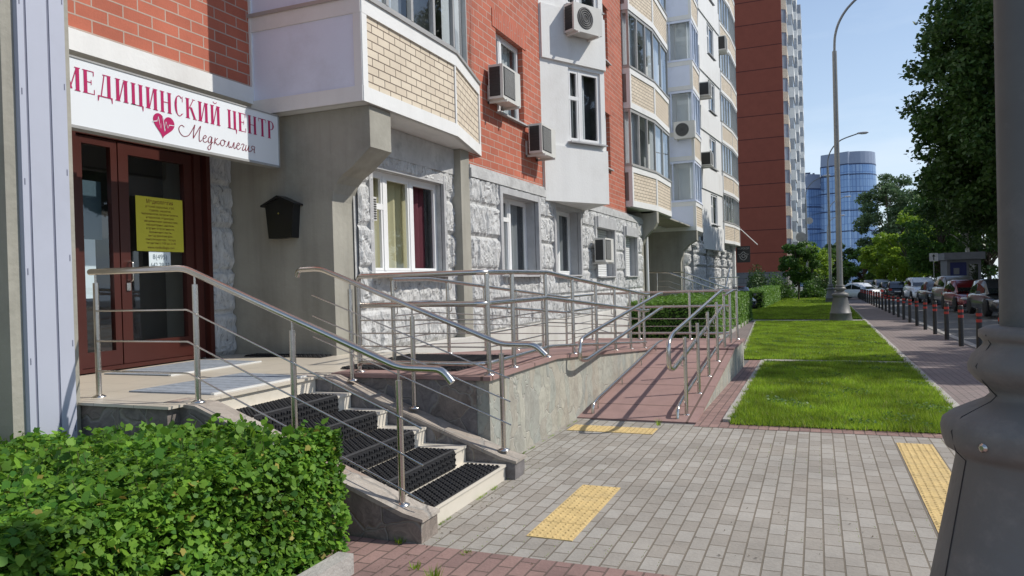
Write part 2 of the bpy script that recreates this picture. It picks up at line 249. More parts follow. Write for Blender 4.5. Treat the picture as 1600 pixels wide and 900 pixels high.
# ---------------------------------------------------------------- mesh builder
K = .012
def zg(y): return 0.0 if y < 9 else -K*(y-9)
class MB:
    def __init__(s): s.v = []; s.f = []; s.sm = []; s.mi = []
    def add(s, vs, fs, smooth=False, mi=0):
        b = len(s.v); s.v += [tuple(p) for p in vs]
        for f in fs: s.f.append([b+i for i in f]); s.sm.append(smooth); s.mi.append(mi)
    def box(s, x0, y0, z0, x1, y1, z1, mi=0):
        v = [(x0,y0,z0),(x1,y0,z0),(x1,y1,z0),(x0,y1,z0),(x0,y0,z1),(x1,y0,z1),(x1,y1,z1),(x0,y1,z1)]
        s.add(v, [(0,3,2,1),(4,5,6,7),(0,1,5,4),(1,2,6,5),(2,3,7,6),(3,0,4,7)], False, mi)
    def tbox(s, T, u0, u1, v0, v1, w0, w1, mi=0):
        v = [T(u0,v0,w0),T(u1,v0,w0),T(u1,v0,w1),T(u0,v0,w1),T(u0,v1,w0),T(u1,v1,w0),T(u1,v1,w1),T(u0,v1,w1)]
        s.add(v, [(0,3,2,1),(4,5,6,7),(0,1,5,4),(1,2,6,5),(2,3,7,6),(3,0,4,7)], False, mi)
    def prism(s, poly, z0, z1, mi=0):
        n = len(poly); a = sum(poly[i][0]*poly[(i+1)%n][1]-poly[(i+1)%n][0]*poly[i][1] for i in range(n))
        if a < 0: poly = poly[::-1]
        s.add([(x,y,z0) for x,y in poly]+[(x,y,z1) for x,y in poly], [list(range(n))[::-1], list(range(n,2*n))]+[(i,(i+1)%n,n+(i+1)%n,n+i) for i in range(n)], False, mi)
    def ext(s, prof, T, w0, w1, mi=0):            # profile (a,b) extruded along w through T(a,b,w)
        n = len(prof)
        s.add([T(a,b,w0) for a,b in prof]+[T(a,b,w1) for a,b in prof], [list(range(n))[::-1], list(range(n,2*n))]+[(i,(i+1)%n,n+(i+1)%n,n+i) for i in range(n)], False, mi)
    def quad(s, a, b, c, d, mi=0): s.add([a,b,c,d], [(0,1,2,3)], False, mi)
    def tube(s, path, r, seg=10, mi=0, cap=True):
        P = [Vector(p) for p in path]; n = len(P); rs = r if isinstance(r, (list, tuple)) else [r]*n
        rings = []; ref = None
        for i in range(n):
            t = (P[min(i+1,n-1)]-P[max(i-1,0)]).normalized()
            if ref is None: ref = Vector((0,0,1)) if abs(t.z) < .9 else Vector((1,0,0))
            a = (ref-t*ref.dot(t)).normalized(); b = t.cross(a); ref = a
            rings += [tuple(P[i]+(a*math.cos(2*math.pi*k/seg)+b*math.sin(2*math.pi*k/seg))*rs[i]) for k in range(seg)]
        fs = [(i*seg+k, i*seg+(k+1)%seg, (i+1)*seg+(k+1)%seg, (i+1)*seg+k) for i in range(n-1) for k in range(seg)]
        s.add(rings, fs, True, mi)
        if cap: s.add(rings[:seg], [list(range(seg))[::-1]], False, mi); s.add(rings[-seg:], [list(range(seg))], False, mi)
    def lathe(s, prof, c=(0,0,0), seg=24, mi=0, smooth=True, axis='z'):
        vs = []
        for r, z in prof:
            for k in range(seg):
                a = 2*math.pi*k/seg; p = (r*math.cos(a), r*math.sin(a), z)
                if axis == 'x': p = (z, r*math.cos(a), r*math.sin(a))
                if axis == 'y': p = (r*math.sin(a), z, r*math.cos(a))
                vs.append((c[0]+p[0], c[1]+p[1], c[2]+p[2]))
        n = len(prof)
        s.add(vs, [(i*seg+k, i*seg+(k+1)%seg, (i+1)*seg+(k+1)%seg, (i+1)*seg+k) for i in range(n-1) for k in range(seg)], smooth, mi)
        s.add(vs[:seg], [list(range(seg))[::-1]], False, mi); s.add(vs[-seg:], [list(range(seg))], False, mi)
    def build(s, name, m, parent=None, off=None, loc=None, uv=True):
        me = bpy.data.meshes.new(name)
        if off is None and parent is not None and parent.name in OFF: off = OFF[parent.name]
        V = np.array(s.v, dtype=np.float64).reshape(-1, 3)
        if off is not None: V = V-np.array(off)
        elif loc is not None: V = V-np.array(loc)
        me.from_pydata(V.tolist(), [], s.f)
        me.polygons.foreach_set('use_smooth', s.sm)
        ms = m if isinstance(m, (list, tuple)) else [m]
        for q in ms: me.materials.append(M[q] if isinstance(q, str) else q)
        if len(ms) > 1: me.polygons.foreach_set('material_index', s.mi)
        if uv and len(s.f) < 60000:
            lay = me.uv_layers.new(name='UVMap'); nl = len(me.loops)
            fn = np.empty(len(me.polygons)*3); me.polygons.foreach_get('normal', fn); fn = fn.reshape(-1,3)
            lt = np.empty(len(me.polygons), dtype=np.int32); me.polygons.foreach_get('loop_total', lt)
            li = np.empty(nl, dtype=np.int32); me.loops.foreach_get('vertex_index', li)
            N_ = np.repeat(fn, lt, axis=0); W = (V+(np.array(off) if off is not None else (np.array(loc) if loc is not None else 0)))[li]
            horiz = np.abs(N_[:,2]) > .75
            h = np.hypot(N_[:,0], N_[:,1]); h[h < 1e-6] = 1
            tx, ty = -N_[:,1]/h, N_[:,0]/h
            U = np.where(horiz, W[:,0], W[:,0]*tx+W[:,1]*ty); Vv = np.where(horiz, W[:,1], W[:,2])
            lay.data.foreach_set('uv', np.stack([U, Vv], 1).ravel().astype(np.float32))
        me.update()
        ob = bpy.data.objects.new(name, me); C.objects.link(ob)
        if parent is not None: ob.parent = parent
        if off is not None: OFF[ob.name] = tuple(off)
        if parent is None and loc is not None: ob.location = loc
        return ob
OFF = {}
def tag(o, label=None, cat=None, group=None, kind=None):
    if label: o['label'] = label
    if cat: o['category'] = cat
    if group: o['group'] = group
    if kind: o['kind'] = kind
    return o
def thing(name, loc, label, cat, group=None):
    o = bpy.data.objects.new(name, None); C.objects.link(o); o.location = loc; o.empty_display_size = .2
    OFF[o.name] = tuple(loc); return tag(o, label, cat, group)
def struct(name, mb, m): return tag(mb.build(name, m), kind='structure')
def dup(o, dz=0, parent=None, loc=None, rotz=None, label=None, group=None):
    def rec(a, par):
        c = a.copy(); C.objects.link(c); c.parent = par
        if a.name in OFF: OFF[c.name] = OFF[a.name]
        for ch in list(a.children): rec(ch, c)
        return c
    kids = None
    c = rec(o, parent if parent is not None else o.parent)
    if dz: c.location.z += dz
    if loc is not None: c.location = loc
    if rotz is not None: c.rotation_euler = (0, 0, rotz)
    if label: c['label'] = label
    if group: c['group'] = group
    return c
def frame(p0, d, n):                      # T(u, v, w): u along the wall, v = z, w outwards
    d = Vector((d[0], d[1])).normalized(); n = Vector((n[0], n[1])).normalized()
    return lambda u, v, w: (p0[0]+d.x*u+n.x*w, p0[1]+d.y*u+n.y*w, v)
def arc_pts(path, rad=.06, k=4):          # round the corners of a polyline
    P = [Vector(p) for p in path]; out = [P[0]]
    for i in range(1, len(P)-1):
        a, b, c = P[i-1], P[i], P[i+1]; r = min(rad, (a-b).length*.45, (c-b).length*.45)
        p, q = b+(a-b).normalized()*r, b+(c-b).normalized()*r
        for j in range(k+1):
            t = j/k; out.append(p*(1-t)**2+b*2*t*(1-t)+q*t*t)
    out.append(P[-1]); return [tuple(p) for p in out]
# ---------------------------------------------------------------- ground
def sheet(x0, x1, y0, y1, h, xf=None, step=4):
    """ground sheet following the gentle fall of the street; xf(y)->(x0,x1)"""
    mb = MB(); ys = [y0]
    while ys[-1] < y1-1e-6:
        n = ys[-1]+(step if ys[-1] < 120 else 60)
        if ys[-1] < 9 < n: n = 9
        ys.append(min(n, y1))
    vs = []
    for y in ys:
        a, b = xf(y) if xf else (x0, x1); vs += [(a, y, zg(y)+h), (b, y, zg(y)+h)]
    mb.add(vs, [(2*i, 2*i+1, 2*i+3, 2*i+2) for i in range(len(ys)-1)]); return mb
g = sheet(-600, 700, -300, 1500, -.13); struct('ground', g, 'asphalt')
rx = lambda y: 3.2+.010*max(0, y-17)
g = sheet(0, 0, -12, 120, -.10, lambda y: (rx(y)+.12, rx(y)+7.2)); struct('road', g, 'asphalt')
# base slab under pavement and plaza
plz = sheet(-12, 0, -12, 130, 0, lambda y: (-14, rx(y))); struct('plaza_base', plz, 'asphalt')
struct('paved_plaza', sheet(-2.43, 1.45, 3.97, 8.12, .008), 'pav')
struct('wall_foot_paving', sheet(-2.62, -2.43, 5.75, 8.26, .006), 'pav')
struct('near_path', sheet(-2.43, 3.2, -6, 3.97, .008), 'pav_red')
kx = lambda y: 1.44+.010*max(0, y-9)
struct('cheek_path', sheet(-3.4, -2.43, 3.455, 3.97, .008), 'pav_red')
struct('path_border', sheet(-1.25, 1.45, 8.02, 8.32, .0115), 'pav_red')
struct('ramp_side_path', sheet(0, 0, 8.32, 15.3, .008, lambda y: (-1.27, -.93-.009*(y-8.3))), 'pav_red')
struct('pavement', sheet(0, 0, 3.97, 115, .008, lambda y: (kx(y), rx(y)-.15)), 'pav_walk')
struct('hedge_path', sheet(0, 0, 15.3, 32.6, .008, lambda y: (-2.75 if y > 17 else -4.2, -1.5-.03*(y-15.3) if y < 31 else -2.0)), 'pav_walk')
g = MB()
def kerbline(mb, pts, wd=.08, h=.05, d=.1):
    for (x0, y0), (x1, y1) in zip(pts, pts[1:]):
        L_ = math.hypot(x1-x0, y1-y0); n = max(1, int(L_/1.0)); ux, uy = (x1-x0)/L_, (y1-y0)/L_; nx, ny = -uy*wd/2, ux*wd/2
        for i in range(n):
            a, b = i/n, (i+1)/n-.008/L_
            ax, ay, bx, by = x0+(x1-x0)*a, y0+(y1-y0)*a, x0+(x1-x0)*b, y0+(y1-y0)*b
            za, zb = zg(ay), zg(by); hh = h+random.uniform(-.004, .004)
            vs = [(ax-nx,ay-ny,za-d),(bx-nx,by-ny,zb-d),(bx+nx,by+ny,zb-d),(ax+nx,ay+ny,za-d),(ax-nx,ay-ny,za+hh),(bx-nx,by-ny,zb+hh),(bx+nx,by+ny,zb+hh),(ax+nx,ay+ny,za+hh)]
            mb.add(vs, [(0,3,2,1),(4,5,6,7),(0,1,5,4),(1,2,6,5),(2,3,7,6),(3,0,4,7)])
kerbline(g, [(kx(8.3), 8.3), (kx(15.0), 15.0), (kx(31.4), 31.4), (kx(60), 60)], .10, .035)
kerbline(g, [(-.95, 8.36), (-1.0, 15.1)], .08, .035)
kerbline(g, [(-1.0, 15.15), (kx(15), 14.98)], .30, .03); kerbline(g, [(-1.45, 15.5), (-2.35, 31.6)], .08, .03)
kerbline(g, [(-3.2, 32.1), (kx(32), 31.6)], .7, .02); kerbline(g, [(-2.5, 20.5), (-2.6, 32.4)], .12, .12)
kerbline(g, [(-2.46, 3.45), (-2.48, -3)], .10, .12)
kerbline(g, [(rx(-10), -10), (rx(17), 17), (rx(60), 60), (rx(110), 110)], .16, .015, .2)
struct('kerb', g, 'kerb')
struct('planting_bed', sheet(-9, -2.5, -4, 3.46, .03), 'soil')
def lawn(name, xf, y0, y1, dens, hmin, hmax, wd):
    struct(name, sheet(0, 0, y0, y1, .022, xf), 'grassbase')
    a = max(xf(y)[1]-xf(y)[0] for y in (y0, y1)); n = int(a*(y1-y0)*dens)
    Y = rng.uniform(y0-.05, y1+.03, n); x01 = np.array([xf(y) for y in Y]); X = x01[:,0]-.05+rng.random(n)*(x01[:,1]-x01[:,0]+.10); edge = np.minimum(X-x01[:,0], x01[:,1]-X); ok = edge > .03*np.sin(Y*13)+.03*np.sin(Y*31+X)-.005; Y, X = Y[ok], X[ok]; n = len(X)
    Z = np.where(Y < 9, 0, -K*(Y-9))+.02
    # uneven tufts
    t = .5+.5*np.sin(X*3.1+np.sin(Y*2.3))*np.sin(Y*2.7+np.cos(X*4.1))
    H = rng.uniform(hmin, hmax, n)*(.7+.6*t); A = rng.uniform(0, math.pi, n); ln = rng.normal(0, .35, (n,2))*H[:,None]
    W = rng.uniform(.6, 1.2, n)*wd
    v = np.empty((n,3,3)); v[:,0] = np.stack([X-np.cos(A)*W, Y-np.sin(A)*W, Z], 1); v[:,1] = np.stack([X+np.cos(A)*W, Y+np.sin(A)*W, Z], 1)
    v[:,2] = np.stack([X+ln[:,0], Y+ln[:,1], Z+H], 1)
    nd = n//28; fast_mesh(name+'_dry_grass', v[:nd].reshape(-1,3), 3, 'straw', None, kind='stuff'); fast_mesh(name+'_grass', v[nd:].reshape(-1,3), 3, 'grass', None, kind='stuff')
def fast_mesh(name, V, k, m, parent=None, kind=None, faces=None, off=None):
    me = bpy.data.meshes.new(name); n = len(V)//k
    if off is not None: V = V-np.array(off)
    me.vertices.add(len(V)); me.vertices.foreach_set('co', V.astype(np.float32).ravel())
    me.loops.add(n*k); me.loops.foreach_set('vertex_index', np.arange(n*k, dtype=np.int32))
    me.polygons.add(n); me.polygons.foreach_set('loop_start', np.arange(0, n*k, k, dtype=np.int32)); me.polygons.foreach_set('loop_total', np.full(n, k, dtype=np.int32))
    me.materials.append(M[m]); me.update(calc_edges=True)
    ob = bpy.data.objects.new(name, me); C.objects.link(ob)
    if parent is not None: ob.parent = parent
    if kind: ob['kind'] = kind
    return ob
l1 = lambda y: (-.9-.008*(y-8.3), kx(y)-.04)
lawn('near_lawn', l1, 8.22, 14.86, 5200, .025, .075, .0045)
l2 = lambda y: (-1.42-.055*(y-15.5), kx(y)-.06)
lawn('middle_lawn', l2, 15.36, 30.9, 2200, .03, .07, .006)
l3 = lambda y: (-3.2-.03*(y-32), kx(y)-.06)
lawn('far_lawn', l3, 32.75, 62, 500, .04, .08, .013)
lawn('distant_lawn', lambda y: (-5.5, kx(y)-.06), 62, 92, 60, .05, .1, .03)
# tactile strips
def tactile(x0, y0, nx, ny, label, s=.305, tx=None):
    t = thing('tactile_strip', (x0, y0, zg(y0)), label, 'tactile paving', 'yellow tactile paving strips')
    for i in range(nx):
        for j in range(ny):
            m_ = MB(); xa, ya = x0+i*s, y0+j*s; m_.box(xa+.003, ya+.003, -.02, xa+s-.003, ya+s-.003, .013)
            for a in range(6):
                for b in range(6):
                    m_.lathe([(.013, .013), (.009, .0175), (.003, .018)], (xa+s*(a+.5)/6, ya+s*(b+.5)/6, 0), 6)
            m_.build('tile', 'tact', t)
tactile(-1.72, 4.30, 1, 4, 'yellow bumpy tactile strip of four tiles in front of the stairs')
tactile(-2.50, 7.50, 3, 1, 'short yellow tactile strip across the foot of the ramp')
tactile(.64, 5.0, 1, 9, 'long yellow tactile strip beside the big lamp pedestal', s=.30)
# weeds in the joints
def weed(x, y, n, h, label):
    V = []
    for i in range(n):
        a = random.uniform(0, 6.28); r_ = random.uniform(0, .035); bx, by = x+math.cos(a)*r_, y+math.sin(a)*r_; l_ = random.uniform(.4, 1)*h
        tx, ty = bx+math.cos(a)*l_*.45, by+math.sin(a)*l_*.45; q = random.uniform(.003, .006)
        V += [(bx-math.sin(a)*q, by+math.cos(a)*q, .005), (bx+math.sin(a)*q, by-math.cos(a)*q, .005), (tx, ty, l_)]
    o = fast_mesh('grass_tuft', np.array(V)-np.array((x, y, 0)), 3, 'grass'); o.location = (x, y, 0); tag(o, label, 'weed')
weed(-1.93, 3.48, 70, .10, 'grass tuft in the red paving at the bottom edge')
weed(-2.42, 3.95, 30, .05, 'small weed at the foot of the near stair cheek')
weed(-2.12, 3.62, 26, .05, 'low weed in a red paving joint left of the larger tuft')
weed(-1.62, 8.0, 18, .09, 'thin grass sprig at the foot of the ramp')
weed(-1.95, 3.92, 22, .03, 'flat weed on the line between red and grey paving')

# crumbs, twigs and petals blown over the paving
V = []
for i in range(420):
    x, y = random.uniform(-2.4, 1.3), random.uniform(3.0, 8.1)
    if random.random() < .45: x = -2.33+abs(random.gauss(0, .12)) if y < 5.6 else -2.5+abs(random.gauss(0, .15))
    a = random.uniform(0, 6.28); l_ = random.uniform(.003, .011); q = l_*random.uniform(.2, .7); ca, sa = math.cos(a), math.sin(a)
    V += [(x-ca*l_, y-sa*l_, .0125), (x+sa*q, y-ca*q, .013), (x+ca*l_, y+sa*l_, .017), (x-sa*q, y+ca*q, .013)]
fast_mesh('leaf_litter', np.array(V), 4, 'litter', kind='stuff')
V = []
for i in range(900):       # moss and tiny grass along the foot of the steps and of the walls
    t_ = random.random(); y = 4.2+1.5*random.random() if t_ < .45 else (5.8+2.4*random.random()); x = (-2.345 if t_ < .45 else -2.555)+abs(random.gauss(0, .007))
    if math.sin(y*9)+math.sin(y*23) < .1: continue
    a = random.uniform(0, 6.28); h_ = random.uniform(.006, .022); V += [(x, y-.003, .008), (x, y+.003, .008), (x+.008*math.cos(a), y+.008*math.sin(a), .008+h_)]
fast_mesh('moss', np.array(V), 3, 'grass', kind='stuff')

V = []
for i in range(2600):      # moss in some of the paving joints
    x = -2.43+.105*random.randint(0, 36)+random.gauss(0, .002)+.0; y = random.uniform(4.0, 8.0)
    if math.sin(x*2.1+y*1.3)+math.sin(y*2.9-x*1.7)+.5*math.sin(x*9+y*7) < .55: continue
    a = random.uniform(0, 6.28); l_ = random.uniform(.004, .012); V += [(x-.002, y, .006), (x+.002, y+.004, .006), (x+l_*.4*math.cos(a), y+l_*math.sin(a), .008+l_*.7)]
fast_mesh('joint_moss', np.array(V), 3, 'grass', kind='stuff')
# ---------------------------------------------------------------- the near apartment building
BL = thing('apartment_building', (-6, 14, 0), 'long apartment block with red brick, cream balconies and white bays over rough grey stone', 'building')
XF = -5.0
def wall_grid(mb, T, u0, u1, v0, v1, holes, depth, mi=0):
    us = sorted({u0, u1, *[h[0] for h in holes], *[h[1] for h in holes]}); vs = sorted({v0, v1, *[h[2] for h in holes], *[h[3] for h in holes]})
    for a, b in zip(us, us[1:]):
        for c, d in zip(vs, vs[1:]):
            if any(h[0] <= a and b <= h[1] and h[2] <= c and d <= h[3] for h in holes): continue
            mb.quad(T(a,c,0), T(b,c,0), T(b,d,0), T(a,d,0), mi)
    for a, b, c, d in holes:
        mb.quad(T(a,c,0), T(a,d,0), T(a,d,-depth), T(a,c,-depth), mi); mb.quad(T(b,d,0), T(b,c,0), T(b,c,-depth), T(b,d,-depth), mi)
        mb.quad(T(a,d,0), T(b,d,0), T(b,d,-depth), T(a,d,-depth), mi); mb.quad(T(b,c,0), T(a,c,0), T(a,c,-depth), T(b,c,-depth), mi)
def window(par, T, u0, u1, v0, v1, w, mull=(.5,), trans=(), fr='pvc', fw=.055, back='mid', curt=(), sill=True, name='window', sillw=.32, sub=True):
    """frame with mullions at fractions; trans = (i, fraction) horizontal bar in light i; curt = (light, material, a, b)"""
    m_ = MB(); xs = [u0]+[u0+(u1-u0)*q for q in mull]+[u1]
    m_.tbox(T, u0, u1, v0, v0+fw, w-.05, w); m_.tbox(T, u0, u1, v1-fw, v1, w-.05, w)
    m_.tbox(T, u0, u0+fw, v0+fw, v1-fw, w-.05, w); m_.tbox(T, u1-fw, u1, v0+fw, v1-fw, w-.05, w)
    for x in xs[1:-1]: m_.tbox(T, x-fw*.6, x+fw*.6, v0+fw, v1-fw, w-.048, w+.012)
    if sub:
        for i, (a, b) in enumerate(zip(xs, xs[1:])):      # sashes
            e = fw*.62; a2, b2 = a+fw*.8, b-fw*.8
            if b2-a2 < .12: continue
            m_.tbox(T, a2, b2, v0+fw, v0+fw+e, w-.03, w+.006); m_.tbox(T, a2, b2, v1-fw-e, v1-fw, w-.03, w+.006)
            m_.tbox(T, a2, a2+e, v0+fw+e, v1-fw-e, w-.03, w+.006); m_.tbox(T, b2-e, b2, v0+fw+e, v1-fw-e, w-.03, w+.006)
    for i, q in trans: m_.tbox(T, xs[i]+fw*.5, xs[i+1]-fw*.5, v0+(v1-v0)*q-fw*.7, v0+(v1-v0)*q+fw*.7, w-.05, w+.010)
    f = m_.build(name, fr, par)
    p = MB(); p.quad(T(u0+fw*.5, v0+fw*.5, w-.032), T(u1-fw*.5, v0+fw*.5, w-.032), T(u1-fw*.5, v1-fw*.5, w-.032), T(u0+fw*.5, v1-fw*.5, w-.032)); p.build('pane', 'glass', f)
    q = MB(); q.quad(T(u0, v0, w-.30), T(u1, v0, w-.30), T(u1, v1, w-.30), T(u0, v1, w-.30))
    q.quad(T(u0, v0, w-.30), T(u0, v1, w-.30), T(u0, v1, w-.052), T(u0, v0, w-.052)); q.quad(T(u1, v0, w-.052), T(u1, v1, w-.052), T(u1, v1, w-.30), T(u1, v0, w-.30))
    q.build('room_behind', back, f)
    for (a, b, c_) in curt:
        k = MB(); n_ = max(4, int((b-a)*(u1-u0)/.035))
        pts = [(u0+(u1-u0)*(a+(b-a)*j/n_), w-.16+.022*math.sin(j*1.25+a*9)+.012*math.sin(j*.47)) for j in range(n_+1)]
        for (p1, w1), (p2, w2) in zip(pts, pts[1:]): k.quad(T(p1, v0+.02, w1), T(p2, v0+.02, w2), T(p2, v1-.02, w2), T(p1, v1-.02, w1))
        k.sm = [True]*len(k.f); k.build('curtain', c_, f)
    if sill:
        s_ = MB(); s_.tbox(T, u0-.06, u1+.06, v0-.035, v0-.004, w+.008, w+sillw); s_.build('sill', 'trim', f)
    return f
TX = frame((XF, 0), (0, 1), (1, 0))
# --- rock faced stone, modelled block by block
def rock_wall(name, T, u0, u1, v0, v1, holes, bh=.52, bw=.62, amp=.036, cell=.03, off=0, mi='rock'):
    us = list(np.arange(u0, u1, cell))+[u1]; vs = list(np.arange(v0, v1, cell))+[v1]
    def snap(arr, t):
        i = min(range(len(arr)), key=lambda k: abs(arr[k]-t)); arr[i] = t
    for h in holes:
        for t in h[:2]:
            if u0 < t < u1: snap(us, t)
        for t in h[2:]:
            if v0 < t < v1: snap(vs, t)
    from mathutils import noise
    nu, nv = len(us), len(vs); V = []
    for j, v in enumerate(vs):
        row = int((v-v0)/bh); sh = (row*.37 % 1)*bw
        for i, u in enumerate(us):
            x = (u+sh)/bw; fx = x-math.floor(x); fy = (v-v0)/bh-row; cid = math.floor(x)+row*17+off
            e = min(fx*bw*2, (1-fx)*bw*2, fy*bh, (1-fy)*bh)/.06; e = min(1, e); e = e*e*(3-2*e)
            p = Vector((u*2.6+cid*3.7, v*2.6, cid*1.3))
            q_ = Vector((u*7+v*4+noise.noise(p*1.5)*1.5, v*2.4-u*2.0, cid*.7)); nn = .35+1.0*(.5-abs(noise.noise(q_)))+.7*(.4-abs(noise.noise(q_*2.3)))+.3*noise.noise(p*3)-.55*max(0, noise.noise(p*1.7))
            d = e*(.25+nn)*amp*1.35
            for h in holes:
                if h[0] <= u <= h[1] and h[2] <= v <= h[3]: d = 0
            if i in (0, nu-1) or j in (0, nv-1): d = min(d, .02)
            V.append(T(u, v, max(d, -.01)))
    F = []
    for j in range(nv-1):
        for i in range(nu-1):
            a, b, c, d = us[i], us[i+1], vs[j], vs[j+1]
            if any(h[0]-1e-6 <= a and b <= h[1]+1e-6 and h[2]-1e-6 <= c and d <= h[3]+1e-6 for h in holes): continue
            F.append((j*nu+i, j*nu+i+1, (j+1)*nu+i+1, (j+1)*nu+i))
    m_ = MB(); m_.add(V, F, False)
    return m_.build(name, mi, BL)
M['rock'] = rock_mat()
# ground floor section beyond pier two: y 10.5 .. 22.6
H1 = [(11.70, 13.45, 1.72, 3.12), (14.5, 16.2, 1.72, 3.12), (17.55, 19.25, 1.68, 3.02), (20.45, 21.9, 1.68, 2.95)]
rock_wall('stone_wall', TX, 10.5, 22.75, .78, 3.26, H1)
m_ = MB(); wall_grid(m_, TX, 10.5, 22.75, .78, 3.4, H1, .30); 
for v in m_.v: pass
m_.v = [(x-.012, y, z) for x, y, z in m_.v]; m_.build('wall', 'trim', BL)
m_ = MB(); m_.tbox(TX, 10.5, 22.8, 3.26, 3.40, -.05, .06); m_.tbox(TX, 10.5, 22.8, 3.40, 3.46, -.05, .035); m_.build('cornice', 'cornice', BL)
m_ = MB(); m_.tbox(TX, 7.7, 30.0, -.6, .775, -.4, .10); m_.tbox(TX, 10.5, 30, .775, .80, -.05, .085); m_.build('plinth', 'plinth', BL)
for (a, b, c, d), kind in zip(H1, 'wwss'):
    s = MB(); s.tbox(TX, a-.11, a, c-.02, d+.11, 0, .075); s.tbox(TX, b, b+.11, c-.02, d+.11, 0, .075); s.tbox(TX, a, b, d, d+.11, 0, .07); s.build('window_surround', 'trim', BL)
    if kind == 'w':
        window(BL, TX, a, b, c, d, -.19, (.50,), ((0, .72),), back='mid', curt=((.02, .44, 'cur_g'), (.54, .98, 'cur_g')), sillw=.36)
    else:
        s = MB(); s.tbox(TX, a, b, c, d-.02, -.19, -.15); sh = s.build('roller_shutter', 'shutter', BL)
        s = MB(); s.tbox(TX, a-.03, b+.03, d-.14, d+.12, -.10, .12); s.build('shutter_box', 'trim', sh)
        s = MB(); s.tbox(TX, a-.03, b+.03, c-.035, c-.004, -.14, .12); s.build('sill', 'trim', sh)
# section A: window wall under the first balcony, x = -5.3
TA = frame((-5.15, 0), (0, 1), (1, 0)); HA = [(7.95, 9.86, 1.74, 3.08)]
rock_wall('stone_wall', TA, 7.65, 10.32, .78, 3.3, HA, off=5)
m_ = MB(); wall_grid(m_, TA, 7.6, 10.4, .6, 3.66, HA, .25); m_.v = [(x-.012, y, z) for x, y, z in m_.v]
m_.tbox(TA, 7.65, 10.3, 3.26, 3.645, -.01, .06); m_.build('wall', 'cornice', BL)
s = MB(); a, b, c, d = HA[0]
s.tbox(TA, a-.08, a, c-.02, d+.12, 0, .05); s.tbox(TA, b, b+.08, c-.02, d+.12, 0, .05); s.tbox(TA, a, b, d, d+.12, 0, .045); s.build('window_surround', 'trim', BL)
window(BL, TA, a, b, c, d, -.09, (.24, .60), ((0, .66),), back='dark', curt=((.0, .60, 'cur_y'), (.60, .74, 'cur_y'), (.72, .97, 'cur_m')), sillw=.30)
# piers
def pier(y0, y1, xo, xi, z0, z1, brk=None, zb=2.5):
    m_ = MB(); m_.box(xi, y0, z0, xo, y1, z1 if brk is None else z1)
    if brk:
        prof = [(xo-.002, z1), (brk, z1), (brk, z1-.48)]+[(xo+(brk-xo)*(1-math.sin(t*math.pi/2)), zb+(z1-.48-zb)*(math.cos(t*math.pi/2))) for t in (.15, .3, .45, .6, .75, .9, 1)]
        prof = [(xo-.002, z1), (brk, z1), (brk, z1-.47), (xo+.28, z1-.68), (xo+.14, z1-.765), (xo+.06, z1-.85), (xo+.015, z1-.96), (xo-.002, z1-1.06)]
        m_.ext(prof, lambda a, b, w_: (a, w_, b), y0, y1)
    return m_.build('pier', 'concrete', BL)
pier(7.2, 7.65, -5.18, -6.9, -.3, 3.645, -4.64, 2.45)
pier(10.2, 10.5, -4.98, -5.6, -.4, 3.645)
# expansion joint pier 0 at the left, with its sheet metal cover
m_ = MB(); m_.box(-7.2, 3.36, -.3, -5.06, 3.86, 26); p0 = m_.build('pier', 'concrete', BL)
m_ = MB(); m_.box(-7.2, 2.0, -.3, -5.40, 3.36, 26); m_.build('pier', 'concrete', BL)
m_ = MB(); m_.box(-5.06, 3.45, -.1, -5.030, 3.80, 26)
for q0, q1 in ((3.452, 3.497), (3.514, 3.663), (3.682, 3.798)): m_.box(-5.030, q0, -.1, -5.020, q1, 26)
cv = m_.build('joint_cover', 'steelpanel', BL)
m_ = MB(); m_.box(-5.0295, 3.4975, -.1, -5.026, 3.5135, 26, ); m_.box(-5.0295, 3.6635, -.1, -5.026, 3.6815, 26)
for z in np.arange(.5, 5, .62): m_.box(-5.022, 3.465, z, -5.018, 3.472, z+.045); m_.box(-5.022, 3.78, z+.1, -5.018, 3.787, z+.145)
m_.build('groove', 'groove', cv)
# door bay: brick over lintel, recessed door wall
TL = frame((-6.15, 0), (0, 1), (1, 0))
m_ = MB(); m_.tbox(TL, 3.86, 7.02, 3.98, 26, -.3, 0); m_.build('brick_wall', 'brick_red', BL)
m_ = MB(); m_.tbox(TL, 3.86, 7.19, 3.785, 3.98, -.9, .03); m_.tbox(TL, 7.0, 7.19, 3.98, 26, -.2, .03); m_.build('lintel', 'white', BL)
m_ = MB()
TD = frame((-6.7, 0), (0, 1), (1, 0))
wall_grid(m_, TD, 3.8, 7.25, .6, 3.8, [(5.02, 6.70, .8, 3.28)], .2); m_.build('wall', 'concrete', BL)
rock_wall('stone_wall', TD, 6.83, 7.19, .8, 3.6, [], off=77)
m_ = MB(); m_.tbox(TD, 6.74, 6.80, .8, 3.4, 0, .09); m_.build('downpipe', 'door', BL)
fz = .815
m_ = MB(); m_.tbox(TD, 5.02, 5.12, fz, 3.28, -.06, .04); m_.tbox(TD, 6.60, 6.70, fz, 3.28, -.06, .04); m_.tbox(TD, 5.12, 6.60, 3.18, 3.28, -.06, .04); m_.tbox(TD, 5.12, 6.60, fz, fz+.04, -.06, .04)
dr = m_.build('door', 'door', BL)
m_ = MB()                                  # fixed light (left) and door leaf (right)
def leaf(mb, a, b, c, d, sw, w0, w1, bot):
    mb.tbox(TD, a, a+sw, c, d, w0, w1); mb.tbox(TD, b-sw, b, c, d, w0, w1); mb.tbox(TD, a+sw, b-sw, c, c+bot, w0, w1); mb.tbox(TD, a+sw, b-sw, d-sw, d, w0, w1)
